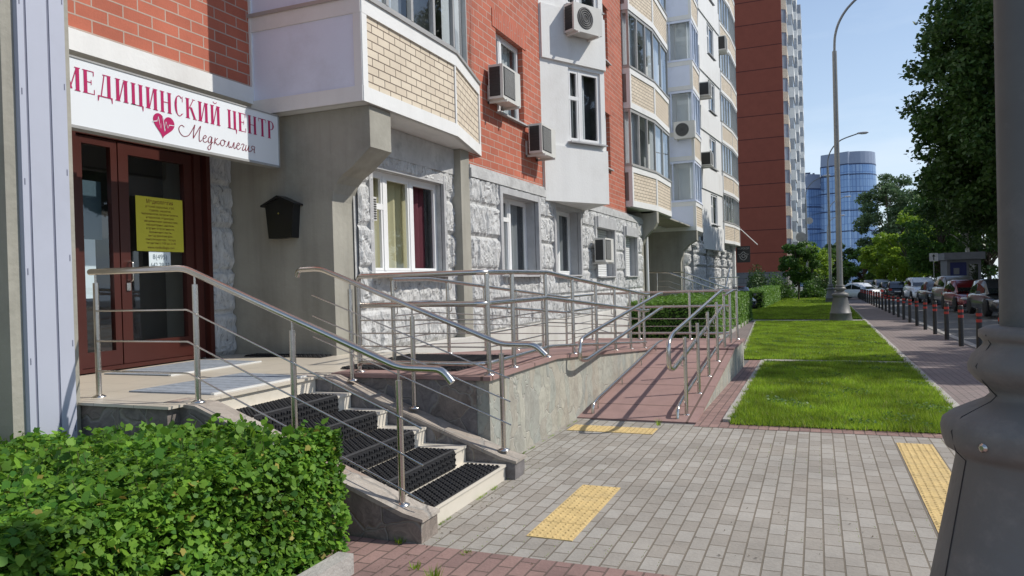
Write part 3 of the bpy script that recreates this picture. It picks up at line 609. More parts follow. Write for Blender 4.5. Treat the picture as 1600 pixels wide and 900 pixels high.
leaf(m_, 5.125, 5.60, .86, 3.17, .075, -.05, .01, .15); leaf(m_, 5.61, 6.595, .86, 3.17, .12, -.05, .015, .22); m_.build('door_leaf', 'door', dr)
m_ = MB(); m_.quad(TD(5.19, 1.0, -.02), TD(5.53, 1.0, -.02), TD(5.53, 3.1, -.02), TD(5.19, 3.1, -.02)); m_.quad(TD(5.72, 1.07, -.02), TD(6.48, 1.07, -.02), TD(6.48, 3.06, -.02), TD(5.72, 3.06, -.02)); m_.build('pane', 'glass', dr)
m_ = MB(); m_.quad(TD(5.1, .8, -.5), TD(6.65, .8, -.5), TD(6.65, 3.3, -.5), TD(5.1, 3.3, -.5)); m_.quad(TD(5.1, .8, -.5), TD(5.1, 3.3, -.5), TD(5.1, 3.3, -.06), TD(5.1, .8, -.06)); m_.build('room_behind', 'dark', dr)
m_ = MB(); m_.tbox(TD, 5.20, 5.42, 1.55, 2.15, -.12, -.115); m_.build('inner_paper', 'paper', dr)
m_ = MB(); m_.tbox(TD, 5.20, 5.52, 2.15, 2.75, -.14, -.135); m_.build('inner_panel', 'inkblue', dr)
m_ = MB(); m_.tube(arc_pts([TD(5.70, 1.92, .015), TD(5.70, 1.92, .075), TD(5.70, 1.72, .075), TD(5.70, 1.72, .015)], .04), .011); m_.tbox(TD, 5.66, 5.71, 1.62, 1.70, .015, .03); m_.build('handle', 'steel', dr)
# --- balconies -------------------------------------------------------------
def balcony(poly, kinds, zb, glaz, mulls, nf, side_mat='greywhite', fh=2.8, ztop=None, wnd='alu', closed_inner=None, curt='cur_w'):
    """poly from the wall out and back; one floor built with sub-parts, then copied upwards"""
    cx = sum(p[0] for p in poly)/len(poly)-.4; cy = sum(p[1] for p in poly)/len(poly)
    sl = MB(); inner = closed_inner
    full = poly+([(inner, poly[-1][1]), (inner, poly[0][1])] if inner is not None else [])
    def offs(p, d): 
        return p
    sl.prism(full, zb, zb+.17)
    b = sl.build('balcony', 'white', BL)
    brk, coat, pl, gl, fr, bk, cu = MB(), MB(), MB(), MB(), MB(), MB(), MB()
    for i, k in enumerate(kinds):
        (x0, y0), (x1, y1) = poly[i], poly[i+1]; Ls = math.hypot(x1-x0, y1-y0); dx, dy = (x1-x0)/Ls, (y1-y0)/Ls
        n = (dy, -dx)
        if n[0]*((x0+x1)/2-cx)+n[1]*((y0+y1)/2-cy) < 0: n = (-dy, dx)
        T = frame((x0, y0), (dx, dy), n)
        coat.tbox(T, 0, Ls, zb+.0, zb+.17, -.05, .012)
        if k == 'brick':
            brk.tbox(T, .10, Ls-.02, zb+.17, zb+.98, -.08, -.012)
            coat.tbox(T, 0, .10, zb+.17, zb+.98, -.09, .010); coat.tbox(T, Ls-.035, Ls, zb+.17, zb+.98, -.085, .006)
        elif k == 'brick_mid':
            brk.tbox(T, 0, Ls-.08, zb+.17, zb+.98, -.08, -.012); coat.tbox(T, Ls-.08, Ls, zb+.17, zb+.98, -.09, .01)
        else: pl.tbox(T, 0.005, Ls-.1, zb+.17, zb+.98, -.08, -.006); coat.tbox(T, Ls-.1, Ls, zb+.17, zb+.98, -.09, .008)
        coat.tbox(T, 0, Ls, zb+.98, zb+1.15, -.10, .012)
        fr.tbox(T, -.01, Ls+.01, zb+1.15, zb+1.19, -.10, .035)
        z0, z1 = zb+1.19, zb+fh-.002
        if k == 'side' and glaz == 'panel':
            pl.tbox(T, 0.005, Ls-.1, z0, z1, -.08, -.006); coat.tbox(T, Ls-.1, Ls, z0, z1, -.09, .008)
        else:
            nm = mulls[i]; fr.tbox(T, 0, Ls, z0, z0+.05, -.07, -.01); fr.tbox(T, 0, Ls, z1-.09, z1, -.07, -.01)
            for j in range(nm+1):
                u = Ls*j/nm; u0, u1 = max(0, u-.028), min(Ls, u+.028); fr.tbox(T, u0, u1, z0+.05, z1-.09, -.065, -.005)
            gl.quad(T(0.02, z0+.04, -.04), T(Ls-.02, z0+.04, -.04), T(Ls-.02, z1-.05, -.04), T(.02, z1-.05, -.04))
            bk.quad(T(0.25, z0-.5, -.7), T(Ls-.25, z0-.5, -.7), T(Ls-.25, z1, -.7), T(.25, z1, -.7))
            if k == 'side': cu.quad(T(.2, z0+.05, -.3), T(Ls-.05, z0+.05, -.3), T(Ls-.05, z1-.05, -.3), T(.2, z1-.05, -.3))
            else:
                nn = max(3, int(Ls*.55/.04)); us = [.08+(Ls-.16)*(.42 if i % 2 else .75)*j/nn for j in range(nn+1)]
                for j in range(nn): cu.quad(T(us[j], z0+.1, -.2+.025*math.sin(j*1.3)), T(us[j+1], z0+.1, -.2+.025*math.sin(j*1.3+1.3)), T(us[j+1], z1-.05, -.2+.025*math.sin(j*1.3+1.3)), T(us[j], z1-.05, -.2+.025*math.sin(j*1.3)))
    if brk.f: brk.build('brick_panel', 'brick_beige', b)
    coat.build('coping', 'white', b); fr.build('window_frame', wnd, b)
    if pl.f: pl.build('side_panel', side_mat, b)
    if gl.f: gl.build('pane', 'glass', b)
    if bk.f: bk.build('room_behind', 'balc_in', b)
    if cu.f: cu.build('curtain', curt, b)
    for i in range(1, nf): dup(b, dz=fh*i)
    return b
balcony([(-6.15, 7.02), (-4.6, 7.02), (-4.6, 9.35), (-5.0, 11.0)], ['side', 'brick', 'brick_mid'], 3.65, 'panel', [1, 4, 2], 2, closed_inner=-6.15)
balcony([(-5.0, 20.9), (-4.80, 20.9), (-4.50, 22.9), (-4.50, 25.3), (-4.9, 26.9)], ['plain', 'brick', 'brick', 'brick_mid'], 3.65, 'glass', [1, 3, 2, 2], 6, side_mat='alubrown', closed_inner=-6)
# --- upper wall section 1
m_ = MB(); HW = [(11.75, 13.0, 4.52+2.8*k, 5.95+2.8*k) for k in range(3)]+[(18.0, 19.3, 4.50+2.8*k, 5.95+2.8*k) for k in range(3)]
wall_grid(m_, TX, 10.5, 21.0, 3.46, 26, HW, .14)
m_.v = [(x+.001, y, z) for x, y, z in m_.v]; m_.build('brick_wall', 'brick_red', BL)
m_ = MB()
mm = brick_mat('soldier_course_brick', (.50, .13, .07), (.43, .105, .06), (.36, .24, .19), .34, .085, .008, swap=True, var=.12)

for h in HW: m_ = MB(); m_.tbox(TX, h[0]-.16, h[1]+.16, h[3], h[3]+.30, 0.002, .014); m_.build('soldier_course', mm, BL)
wn = window(BL, TX, *HW[0], -.10, (.30,), back='mid', curt=((.3, .98, 'cur_w'),), sillw=.18)
for k in (1, 2): dup(wn, dz=2.8*k)
wn = window(BL, TX, *HW[3], -.10, (.40,), back='mid', curt=((.02, .5, 'cur_g'),), sillw=.18)
for k in (1, 2): dup(wn, dz=2.8*k)
# white bay of section 1
def bay(A, B, Cc, z0, ztop, wins, nf, lobe=.0):
    Ls = math.hypot(B[0]-A[0], B[1]-A[1]); d = ((B[0]-A[0])/Ls, (B[1]-A[1])/Ls); n = (d[1], -d[0]); n = n if n[0] > 0 else (-n[0], -n[1])
    T = frame(A, d, n); zf = 4.45-3.2+z0
    holes = [(Ls*wins[0], Ls*wins[1], zf+2.8*k, zf+1.52+2.8*k) for k in range(nf)]
    m_ = MB(); wall_grid(m_, T, 0, Ls, z0, ztop, holes, .12)
    m_.quad((*B, z0), (*Cc, z0), (*Cc, ztop), (*B, ztop)); m_.add([(*A, z0), (*Cc, z0), (*B, z0)], [(0,1,2)]); m_.build('bay', 'white', BL)
    for k in range(nf):          # projecting spandrel panels
        za, zb_ = (z0 if k == 0 else zf+2.8*(k-1)+1.60), zf+2.8*k-.12
        pn = MB(); pn.prism([(A[0]+d[0]*.02+n[0]*0, A[1]+d[1]*.02), (A[0]+d[0]*.02+n[0]*.05, A[1]+d[1]*.02+n[1]*.05), (B[0]+n[0]*.05, B[1]+n[1]*.05), (B[0]+.02, B[1]+.08), (B[0], B[1])], za, zb_)
        pn.build('bay_panel', 'white', BL)
    ww = window(BL, T, *holes[0], -.04, (.36,), ((0, .60),), back='mid', curt=((.02, .34, 'cur_g'), (.5, .7, 'cur_w')), sillw=.16)
    for k in range(1, nf): dup(ww, dz=2.8*k)
    return T
T1 = bay((-5.0, 13.95), (-4.12, 15.55), (-5.0, 16.7), 3.2, 26, (.42, .93), 3)
# --- recess, section 2 (from pier three at y 22.7 to pier four at y 30.3)
X2 = -5.0
m_ = MB(); m_.box(-6.9, 22.75, -.6, -5.0, 23.1, 3.645); m_.build('pier', 'concrete', BL)
m_ = MB(); prof = [(-5.0, 3.645), (-4.5, 3.645), (-4.5, 3.3), (-4.62, 3.1), (-4.85, 2.9), (-5.0, 2.6)]
m_.ext(prof, lambda a, b, w_: (a, w_, b), 22.8, 23.1); m_.build('bracket', 'concrete', BL)
m_ = MB(); m_.box(-6.9, 30.2, -.8, -5.05, 30.6, 3.45)
prof = [(-5.06, 3.45), (-4.4, 3.45), (-4.4, 3.05), (-4.7, 2.9), (-4.95, 2.65), (-5.05, 2.2)]; m_.ext(prof, lambda a, b, w_: (a, w_, b), 30.2, 30.6); m_.build('pier', 'concrete', BL)
m_ = MB(); m_.box(-7, 23.1, -.8, -6.7, 30.3, 3.9); m_.build('wall', 'concrete', BL)
m_ = MB(); m_.box(-6.15, 26.0, 3.55, -5.6, 30.19, 26); m_.build('brick_wall', 'white', BL)
m_ = MB(); m_.box(-6.95, 22.8, 3.60, -4.62, 30.3, 3.645); m_.build('soffit', 'concrete', BL)
balcony([(-6.15, 30.15), (-4.40, 30.15), (-4.40, 32.0), (-4.85, 35.0)], ['side', 'brick', 'brick_mid'], 3.45, 'glass', [2, 3, 2], 6, closed_inner=-6.15, curt='cur_w', wnd='greywhite', side_mat='greywhite')
T2 = frame((X2, 0), (0, 1), (1, 0))
m_ = MB(); m_.box(-6, 30.61, -.9, X2-.02, 30.7, 3.4); m_.build('wall', 'trim', BL)
H2 = [(31.7, 33.2, 1.5, 2.9), (36.3, 37.5, 1.5, 2.9), (39.2, 40.3, 1.5, 2.9), (42.2, 43.6, 1.5, 2.9), (45, 46.4, 1.5, 2.9)]
rock_wall('stone_wall', T2, 30.7, 48.0, .0, 3.3, H2, cell=.09, amp=.10, off=31)
m_ = MB(); wall_grid(m_, T2, 30.6, 48.0, -.9, 3.5, H2, .35); m_.v = [(x-.012, y, z) for x, y, z in m_.v]; m_.build('wall', 'trim', BL)
for h in H2: window(BL, T2, *h, -.28, (.4,), back='mid', sub=False, sillw=.3)
m_ = MB(); m_.box(-6, 48.0, -1, X2+.30, 48.6, 3.45); m_.build('pier', 'white', BL)
HW2 = []
m_ = MB(); wall_grid(m_, T2, 34, 51.0, 3.3, 26, [], .1); m_.box(X2-6, 51.0, 3.3, -5.0, 51.6, 26); m_.build('brick_wall', 'white', BL)
bay((-4.90, 35.6), (-4.50, 40.2), (-5.1, 42.0), 2.9, 26, (.42, .74), 6)
pts = [(-5.0, 42.8), (-4.72, 42.9), (-4.45, 45.8), (-4.42, 48.6), (-4.75, 50.6), (-5.2, 51.0)]
balcony(pts, ['plain', 'brick', 'brick_mid', 'brick_mid', 'brick_mid'], 3.45, 'glass', [1, 4, 4, 3, 2], 6, side_mat='white', closed_inner=-6)
m_ = MB(); m_.box(-17, 2, 3.7, -6.46, 52, 26); m_.box(-17, 3.86, -.5, -7.25, 52, 3.7); m_.build('core_wall', 'concrete', BL)
# drainpipe and small lamp in the recess
m_ = MB(); m_.tube([(-4.92, 23.22, 3.5), (-4.92, 23.22, -.2)], .045); m_.build('drainpipe', 'pvc', BL)
# vent grille beside the first window
v_ = MB(); v_.box(-5.22, 7.92, 2.42, -5.14, 8.08, 2.72)
vg = v_.build('vent_grille', 'acwhite', BL)
v_ = MB()
for i in range(9): v_.box(-5.139, 7.935, 2.44+i*.03, -5.133, 8.065, 2.455+i*.03)
v_.build('slat', 'acdark', vg)
# ---------------------------------------------------------------- dark red tower and its facade along the street
TW = thing('apartment_tower', (-10, 110, -1), 'tall dark red slab tower with a white and cream bay facade beyond the near block', 'building')
m_ = MB(); m_.box(-19, 96, 1.95, -3.5, 165, 52); m_.build('wall', 'tower_red', TW)
m_ = MB(); m_.box(-19.02, 95.97, -1.6, -3.47, 165, 1.95); m_.build('plinth', 'tower_plinth', TW)
m_ = MB(); m_.box(-3.5, 96, 1.95, -3.32, 96.35, 52); m_.build('corner_trim', 'tower_red', TW)
def tcol(y0, y1, out, kind, nf=17, z0=3.2):
    b = MB()
    if kind == 'bal':
        b.prism([(-3.49, y0), (-3.49+out, y0+.5), (-3.49+out, y1-.5), (-3.49, y1)], z0, z0+1.15); p_ = b.build('balcony', 'brick_beige' if out < .9 else 'white', TW)
        g_ = MB(); g_.prism([(-3.49, y0+.05), (-3.53+out, y0+.55), (-3.53+out, y1-.55), (-3.49, y1-.05)], z0+1.15, z0+2.8); g_.build('glazing', 'towerglass', p_)
        f_ = MB()
        for q in np.linspace(y0+.5, y1-.5, 4): f_.box(-3.55+out, q-.04, z0+1.15, -3.5+out, q+.04, z0+2.8)
        f_.build('window_frame', 'pvc', p_)
    else:
        b.prism([(-3.49, y0), (-3.49+out, y0+.3), (-3.49+out, y1-.3), (-3.49, y1)], z0, z0+1.35); p_ = b.build('bay_panel', 'white', TW)
        g_ = MB(); g_.box(-3.49, y0+.2, z0+1.35, -3.62+out, y1-.2, z0+2.8); g_.build('glazing', 'towerglass', p_)
    for k in range(1, nf): dup(p_, dz=2.8*k+(.0 if kind == 'bal' else 0))
tcol(97, 103, .7, 'bal'); tcol(108, 113, 1.2, 'bay'); tcol(119, 125, 1.5, 'bal'); tcol(133, 139, 1.3, 'bay'); tcol(146, 154, 1.8, 'bal')
m_ = MB(); m_.box(-3.5, 103.5, 1.95, -3.1, 165, 50.5); m_.build('pale_wall', 'white', TW)
def dish(x, y, z, r, label):
    t = thing('satellite_dish', (x, y, z), label, 'satellite dish'); m_ = MB(); m_.lathe([(r, -.12), (r*.7, -.04), (r*.3, 0), (.02, .01)], (x, y, z), 20, axis='y'); m_.build('reflector', 'acgrill', t)
    m_ = MB(); m_.tube([(x-.5, y+.3, z), (x, y, z)], .03); m_.tube([(x, y, z-r), (x, y-.4, z)], .015); m_.build('mounting_arm', 'acgrill', t)
dish(-1.75, 100, 6.2, .62, 'grey satellite dish low on the tower corner'); dish(-.95, 126, 9.9, .55, 'small pale dish higher up the tower facade')
# ---------------------------------------------------------------- blue glass office block far away
GB = thing('office_building', (14, 400, -5), 'far blue glass office tower with curved corner and metal crown', 'building')
def gblock(pl, z0, z1, nm, mt, par=GB, sc=1.0):
    b = MB(); n = len(pl); cx = sum(p[0] for p in pl)/n; cy = sum(p[1] for p in pl)/n
    v = [(x, y, z0) for x, y in pl]+[(cx+(x-cx)*sc, cy+(y-cy)*sc, z1) for x, y in pl]
    a = sum(pl[i][0]*pl[(i+1)%n][1]-pl[(i+1)%n][0]*pl[i][1] for i in range(n))
    fs = [(i,(i+1)%n,n+(i+1)%n,n+i) for i in range(n)]+[tuple(range(n, 2*n))]
    if a < 0: fs = [f[::-1] for f in fs]
    b.add(v, fs); return b.build(nm, mt, par)
arc = [(15.5+(1-math.cos(t))*0+13.5*math.sin(t), 396+13*(1-math.cos(t))) for t in np.linspace(0.05, math.pi/2, 9)]
base = [(1.8, 402)]+[(15.0, 394.5)]+arc+[(29.2, 430), (2, 430)]
z = -6; fl = 0; cx0, cy0 = 15, 412
zs = [-6, 12, 22, 32, 41, 49.5, 54.5]; scs = 1.0
for i, (a, b_) in enumerate(zip(zs, zs[1:])):
    k = 1-.012*i; pl = [(cx0+(x-cx0)*k, cy0+(y-cy0)*k) for x, y in base]; gblock(pl, a, b_-.5, 'glass_wall', 'cw', sc=.985); kk = .99*k
    gblock([(cx0+(x-cx0)*kk*1.012, cy0+(y-cy0)*kk*1.012) for x, y in base], b_-.5, b_, 'spandrel', 'cwband')
k = .93; gblock([(cx0+(x-cx0)*k, cy0+(y-cy0)*k) for x, y in base], 54.5, 60.3, 'crown', 'cwtop', sc=.985)
m_ = MB(); m_.box(10, 404, 59.9, 14, 406, 61.0); m_.build('roof_equipment', 'cwband', GB); m_ = MB(); m_.lathe([(1.2, 59.9), (1.2, 60.8), (.4, 61.1)], (20, 404, 0), 12); m_.build('roof_equipment', 'cwtop', GB)
GC = thing('office_building', (-3, 400, -5), 'lower blue glass wing left of the tall glass tower', 'building')
lo = [(-9, 398), (-4, 396.5), (2.6, 402.5), (2.6, 425), (-9, 425)]
for i, (a, b_) in enumerate(((-6, 12), (12, 24), (24, 35), (35, 44))): gblock(lo, a, b_-.6, 'glass_wall', 'cw', GC, .99); gblock(lo, b_-.6, b_, 'spandrel', 'cwband', GC)
gblock(lo, 44, 51, 'crown', 'cwtop', GC, .98); m_ = MB(); m_.box(-7, 400, 50.9, -2, 404, 52); m_.box(-1, 402, 50.9, 0, 404, 51.8); m_.build('roof_equipment', 'cwband', GC)
# ---------------------------------------------------------------- stairs and landing
ST = thing('entrance_stairs', (-3.3, 4.85, 0), 'cream tiled outdoor stairs and landing between two sloping stone cheek walls', 'stairs')
XS = [-2.35, -2.70, -3.07, -3.44, -3.81, -4.19]; ZS = [.133*(i+1) for i in range(6)]
for i in range(5):
    m_ = MB(); x0 = XS[i+1]-.02 if i < 4 else -4.20; m_.box(x0, 4.2, (ZS[i-1] if i else -.05)-.0, XS[i]-.012, 5.5, ZS[i]-.02)
    st = m_.build('step', 'cream_riser', ST)
    m_ = MB(); m_.box(x0-.0, 4.2, ZS[i]-.02, XS[i], 5.5, ZS[i]); m_.build('tread', 'cream_riser', st)
    if i:
        m_ = MB()
m_ = MB(); m_.box(-6.9, 3.87, .0, -4.215, 5.70, .78); m_.box(-6.9, 5.70, 0, -4.215, 7.2, .78); m_.box(-5.3, 7.2, 0, -4.215, 7.65, .775); m_.build('landing_base', 'stone_dark', ST)
m_ = MB(); m_.box(-6.9, 3.84, .78, -4.17, 5.70, .80); m_.box(-6.9, 5.70, .78, -4.20, 7.2, .80); m_.box(-5.18, 7.2, .775, -4.20, 7.66, .80); m_.build('landing_floor', 'cream_tile', ST)
m_ = MB(); m_.box(-4.215, 4.2, .66, -4.195, 5.5, .78); m_.build('top_riser', 'cream_riser', ST)
def cheek(y0, y1, name, ext=0):
    m_ = MB(); prof = [(-4.3, -.05), (-2.28, -.05), (-2.28, .15), (-2.42, .17), (-4.06, .765), (-4.3, .785)]
    m_.ext(prof, lambda a, b, w_: (a, w_, b), y0+.02, y1-.02); ck = m_.build('cheek_wall', 'stone_dark', ST)
    m_ = MB(); prof = [(-2.265, .14), (-2.265, .160), (-2.40, .188), (-4.07, .79), (-4.36, .806), (-4.36, .78), (-4.07, .765), (-2.42, .165)]
    m_.ext(prof[::-1], lambda a, b, w_: (a, w_, b), y0+.012, y1-.012); m_.build('capping', 'stone_cap', ck)
cheek(3.96, 4.21, 'near'); cheek(5.49, 5.74, 'far')
# ---------------------------------------------------------------- ramp
RP = thing('wheelchair_ramp', (-2.6, 10, 0), 'switchback wheelchair ramp with red slabs and pale crazy stone side walls', 'ramp')
def zr(y): return .80 if y < 7.5 else .80-(y-7.5)*(.355/4.7) if y < 12.2 else .445
ys = [5.74, 7.5, 12.2, 14.0]
m_ = MB()                                   # upper run body x -4.2..-2.56
prof = [(5.76, -.3), (12.25, -.3), (12.25, .41), (7.5, .765), (5.76, .765)]
m_.ext(prof, lambda a, b, w_: (w_, a, b), -4.20, -2.60); m_.build('side_wall', 'stone_pale', RP)
m_ = MB(); m_.box(-4.0, 5.745, -.1, -2.72, 5.759, .762); m_.build('end_facing', 'stone_dark', RP)
m_ = MB(); prof = [(5.72, .768), (7.5, .768), (12.25, .413), (12.25, .448), (7.5, .803), (5.72, .803)]
m_.ext(prof, lambda a, b, w_: (w_, a, b), -4.18, -2.57); m_.build('upper_run', 'ramp_red', RP)
m_ = MB(); m_.box(-4.2, 12.25, -.5, -1.27, 14.15, .41); m_.build('platform_wall', 'stone_pale', RP)
m_ = MB(); m_.box(-4.2, 12.25, .41, -1.25, 14.17, .447); m_.build('platform', 'ramp_red', RP)
m_ = MB(); prof = [(8.25, -.3), (12.25, -.5), (12.25, .385), (8.25, .0)]
m_.ext(prof, lambda a, b, w_: (w_, a, b), -2.60, -1.27); m_.build('lower_wall', 'stone_pale', RP)
m_ = MB(); prof = [(8.20, -.02), (12.25, .385), (12.25, .420), (8.20, .018)]
m_.ext(prof, lambda a, b, w_: (w_, a, b), -2.60, -1.25); m_.build('lower_run', 'ramp_red', RP)
# ---------------------------------------------------------------- railings
def bez_end(p, d1, drop=.07, r=.05): return
def post(mb, x, y, zb, zt, r=.021, collar=True):
    mb.tube([(x, y, zb), (x, y, zt)], r, 12)
    mb.lathe([(.05, 0), (.05, .006), (.03, .016), (.022, .02)], (x, y, zb), 16)
def railing(name, origin, label, group='stainless steel railings of the entrance'):
    t = thing('railing', origin, label, 'railing', group); return t
def tubes(t, nm, paths, r, rad=.06, seg=10):
    for p in paths: m_ = MB(); m_.tube(arc_pts(p, rad), r, seg); m_.build(nm, 'steel', t)
def posts(t, L_, neck=None):
    for q in L_:
        x, y, zb, zt = q[:4]; m_ = MB(); post(m_, x, y, zb, zt-(.075 if neck else 0))
        if neck: m_.tube([(x, y, zt-.075), (x, y, zt-.01)], .008, 8)
        m_.build('post', 'steel', t)
# A: near stair railing
A = railing('A', (-3.6, 4.08, .4), 'stainless railing down the near side of the steps, closest to the big hedge')
yA = 4.08
tubes(A, 'handrail', [[(-5.20, yA, 1.765), (-4.24, yA, 1.765), (-2.46, yA, 1.075), (-2.16, yA, 1.07), (-2.09, yA, .99)]], .024, .07, 14)
posts(A, [(-5.14, yA, .80, 1.755), (-4.14, yA, .795, 1.72), (-3.29, yA, .515, 1.39), (-2.47, yA, .20, 1.07)], True)
for dz in (.27, .50, .73):
    tubes(A, 'bar', [[(-5.12, yA-.022, 1.765-dz-.03), (-4.20, yA-.022, 1.765-dz-.03), (-2.50, yA-.022, 1.085-dz-.03), (-2.30, yA-.022, 1.0-dz-.03)]], .0065, .02, 6)
# B: far stair railing
B = railing('B', (-3.3, 5.62, .4), 'stainless railing down the far side of the steps, starting before the mailbox wall')
yB = 5.62
tubes(B, 'handrail', [[(-4.46, yB, 1.70), (-4.44, yB, 1.765), (-4.20, yB, 1.77), (-2.42, yB, 1.09), (-2.12, yB, 1.085), (-2.03, yB, 1.0)]], .024, .07, 14)
posts(B, [(-3.88, yB, .755, 1.65), (-3.25, yB, .53, 1.40), (-2.42, yB, .215, 1.09)], True)
for dz in (.27, .46, .65): tubes(B, 'bar', [[(-4.28, yB-.022, 1.80-dz), (-2.34, yB-.022, 1.08-dz)]], .0065, .02, 6)
# C: front rail of the upper ramp, above the stone wall
xC = -2.64
Cc = railing('C', (xC, 9, .6), 'double stainless railing along the top of the pale crazy stone ramp wall')
def hC(y, h): return zr(y)+h
tubes(Cc, 'handrail', [
    [(-3.96, 5.86, .85), (-3.96, 5.86, 1.62), (-3.93, 5.84, 1.69), (-2.70, 5.80, 1.69), (xC, 5.86, 1.69), (xC, 7.4, 1.69), (xC, 12.2, 1.33), (xC, 12.5, 1.33)],
    [(-3.96, 5.88, 1.42), (-2.70, 5.80, 1.42), (xC, 5.86, 1.42), (xC, 7.4, 1.42), (xC, 12.2, 1.06), (xC, 12.45, 1.06)]], .024, .07, 12)
tubes(Cc, 'kerb_rail', [[(-3.99, 5.90, .84), (-3.92, 5.80, .90), (-2.72, 5.80, .90), (xC, 5.92, .90), (xC, 7.5, .90), (xC, 12.2, .54)]], .02, .06, 10)
yp = [5.86, 6.43, 7.35, 8.27, 9.25, 10.2, 11.12, 12.08]
posts(Cc, [(xC, y, zr(y), zr(y)+.88) for y in yp]); posts(Cc, [(-3.96, 5.86, .80, 1.66)])
for h in (.24, .36, .48): tubes(Cc, 'bar', [[(-3.96, 5.86, .80+h), (xC, 5.86, .80+h)], [(xC, 5.86, .8+h), (xC, 7.45, .8+h), (xC, 12.08, zr(12.08)+h)]], .0065, .02, 6)
def hook(mb, x, y, z, dx, dy=0):
    mb.tube(arc_pts([(x, y, z-.09), (x+dx*.05, y+dy*.05, z-.09), (x+dx*.05, y+dy*.05, z-.01)], .02), .006, 6)
for y in yp[1:]:
    for h in (.87, .60): m_ = MB(); hook(m_, xC, y, zr(y)+h, -1); m_.build('bracket', 'steel', Cc)
# D: rear rail along the building
xD = -4.05
D = railing('D', (xD, 9, .6), 'rear stainless railing of the upper ramp, close to the rough stone wall and windows')
tubes(D, 'handrail', [[(xD, 6.6, 1.66), (xD, 7.4, 1.66), (xD, 12.2, 1.31), (xD, 14.0, 1.31)], [(xD, 6.6, 1.40), (xD, 7.4, 1.40), (xD, 12.2, 1.05), (xD, 14.0, 1.05)]], .022, .05, 10)
ypD = [6.62, 7.85, 8.9, 10.0, 11.1, 12.3, 13.9]
posts(D, [(xD, y, zr(y), zr(y)+.86) for y in ypD])
for h in (.12, .24, .36, .48): tubes(D, 'bar', [[(xD, 6.62, .8+h), (xD, 7.45, .8+h), (xD, 12.2, .445+h), (xD, 13.9, .445+h)]], .0065, .02, 6)
for y in ypD[:-1]:
    for h in (.85, .59): m_ = MB(); hook(m_, xD, y, zr(y)+h, 1); m_.build('bracket', 'steel', D)
# E: end railing across the platform
yE = 14.0
E_ = railing('E', (-2.6, yE, .45), 'stainless railing across the far end of the ramp platform, before the hedge')
tubes(E_, 'handrail', [[(xD+.03, yE, 1.32), (-1.36, yE, 1.34), (-1.36, 13.3, 1.34), (-1.36, 12.3, 1.30)], [(xD+.03, yE, 1.05), (-1.5, yE, 1.06)], [(xD+.05, yE-.03, .56), (-1.45, yE-.03, .56)]], .022, .05, 10)
posts(E_, [(-3.15, yE, .447, 1.31), (-2.2, yE, .447, 1.32), (-1.36, yE, .447, 1.34)])
for h in (.24, .38): tubes(E_, 'bar', [[(xD, yE, .447+h), (-1.36, yE, .447+h)]], .0065, .02, 6)
# F: right hand rail of the lower ramp
xF = -1.40
Fr = railing('F', (xF, 10.5, .2), 'right hand railing of the lower ramp with a looped lower end, beside the lawn')
def zl(y): return max(0, (y-8.25)*.1)
tubes(Fr, 'handrail', [[(xF-.04, 8.9, .72), (xF-.04, 7.95, .62), (xF-.04, 7.72, .66), (xF-.04, 7.72, .93), (xF-.04, 8.0, 1.0), (xF-.04, 12.3, 1.36), (xF-.04, 12.6, 1.36)],
    [(xF-.04, 8.6, .69), (xF-.04, 12.3, 1.08), (xF-.04, 12.7, 1.10)]], .024, .09, 12)
tubes(Fr, 'kerb_rail', [[(xF-.07, 8.32, .03), (xF-.07, 8.34, .14), (xF-.07, 8.6, .19), (xF-.07, 12.3, .53), (xF-.07, 13.6, .56)]], .02, .06, 10)
ypF = [8.5, 9.48, 10.42, 11.42, 12.36, 13.25]
posts(Fr, [(xF, y, min(.42, zl(y)+.01), min(.42, zl(y))+.90) for y in ypF])
for y in ypF: m_ = MB(); hook(m_, xF, y, min(.42, zl(y))+.66, -1); m_.build('bracket', 'steel', Fr)
# G: left rails of the lower ramp carried by the wall
xG = -2.46
G_ = railing('G', (xG, 10.5, .2), 'left hand double rail of the lower ramp, fixed to the stone wall')
tubes(G_, 'handrail', [[(xG, 12.7, 1.33), (xG, 12.4, 1.33), (xG, 8.3, .97), (xG, 7.95, .93), (xG, 7.9, .72), (xG, 8.15, .68), (xG, 12.5, 1.08), (xG, 12.7, 1.08)]], .024, .09, 12)
tubes(G_, 'kerb_rail', [[(xG, 8.38, .02), (xG, 8.38, .14), (xG, 8.6, .18), (xG, 12.3, .53), (xG, 12.6, .53)]], .02, .06, 10)
m_ = MB()
for y in (8.6, 9.8, 11.0, 12.1): m_.tube([(xG, y, zl(y)), (xG, y, zl(y)+.15)], .009, 6)
for y in (9.3, 10.3, 11.2): m_.tube(arc_pts([(xC+.02, y, zl(y)+.85), (xG, y, zl(y)+.80), (xG, y, zl(y)+.88)], .03), .006, 6)
m_.build('bracket', 'steel', G_)
# second entrance railing
Hh = railing('H', (-4.3, 27, .2), 'distant sloping railing at the second entrance recess, behind the hedge', 'railings of the second entrance')
tubes(Hh, 'handrail', [[(-5.6, 26.6, 1.8), (-4.9, 26.6, 1.78), (-3.1, 26.6, 1.06), (-2.75, 26.6, 1.02)], [(-5.0, 28.2, 1.8), (-4.6, 28.2, 1.78), (-2.9, 28.2, 1.08), (-2.6, 28.2, 1.04)]], .024, .06, 8)
posts(Hh, [(-5.3, 26.6, .5, 1.78), (-4.4, 26.6, .4, 1.57), (-3.7, 26.6, .1, 1.29), (-3.05, 26.6, -.2, 1.04), (-4.3, 28.2, .3, 1.65), (-3.5, 28.2, 0, 1.32), (-2.95, 28.2, -.2, 1.09)])
for dz in (.3, .5, .7): tubes(Hh, 'bar', [[(-5.3, 26.6, 1.78-dz), (-4.9, 26.6, 1.78-dz), (-3.05, 26.6, 1.04-dz)]], .008, .02, 5)
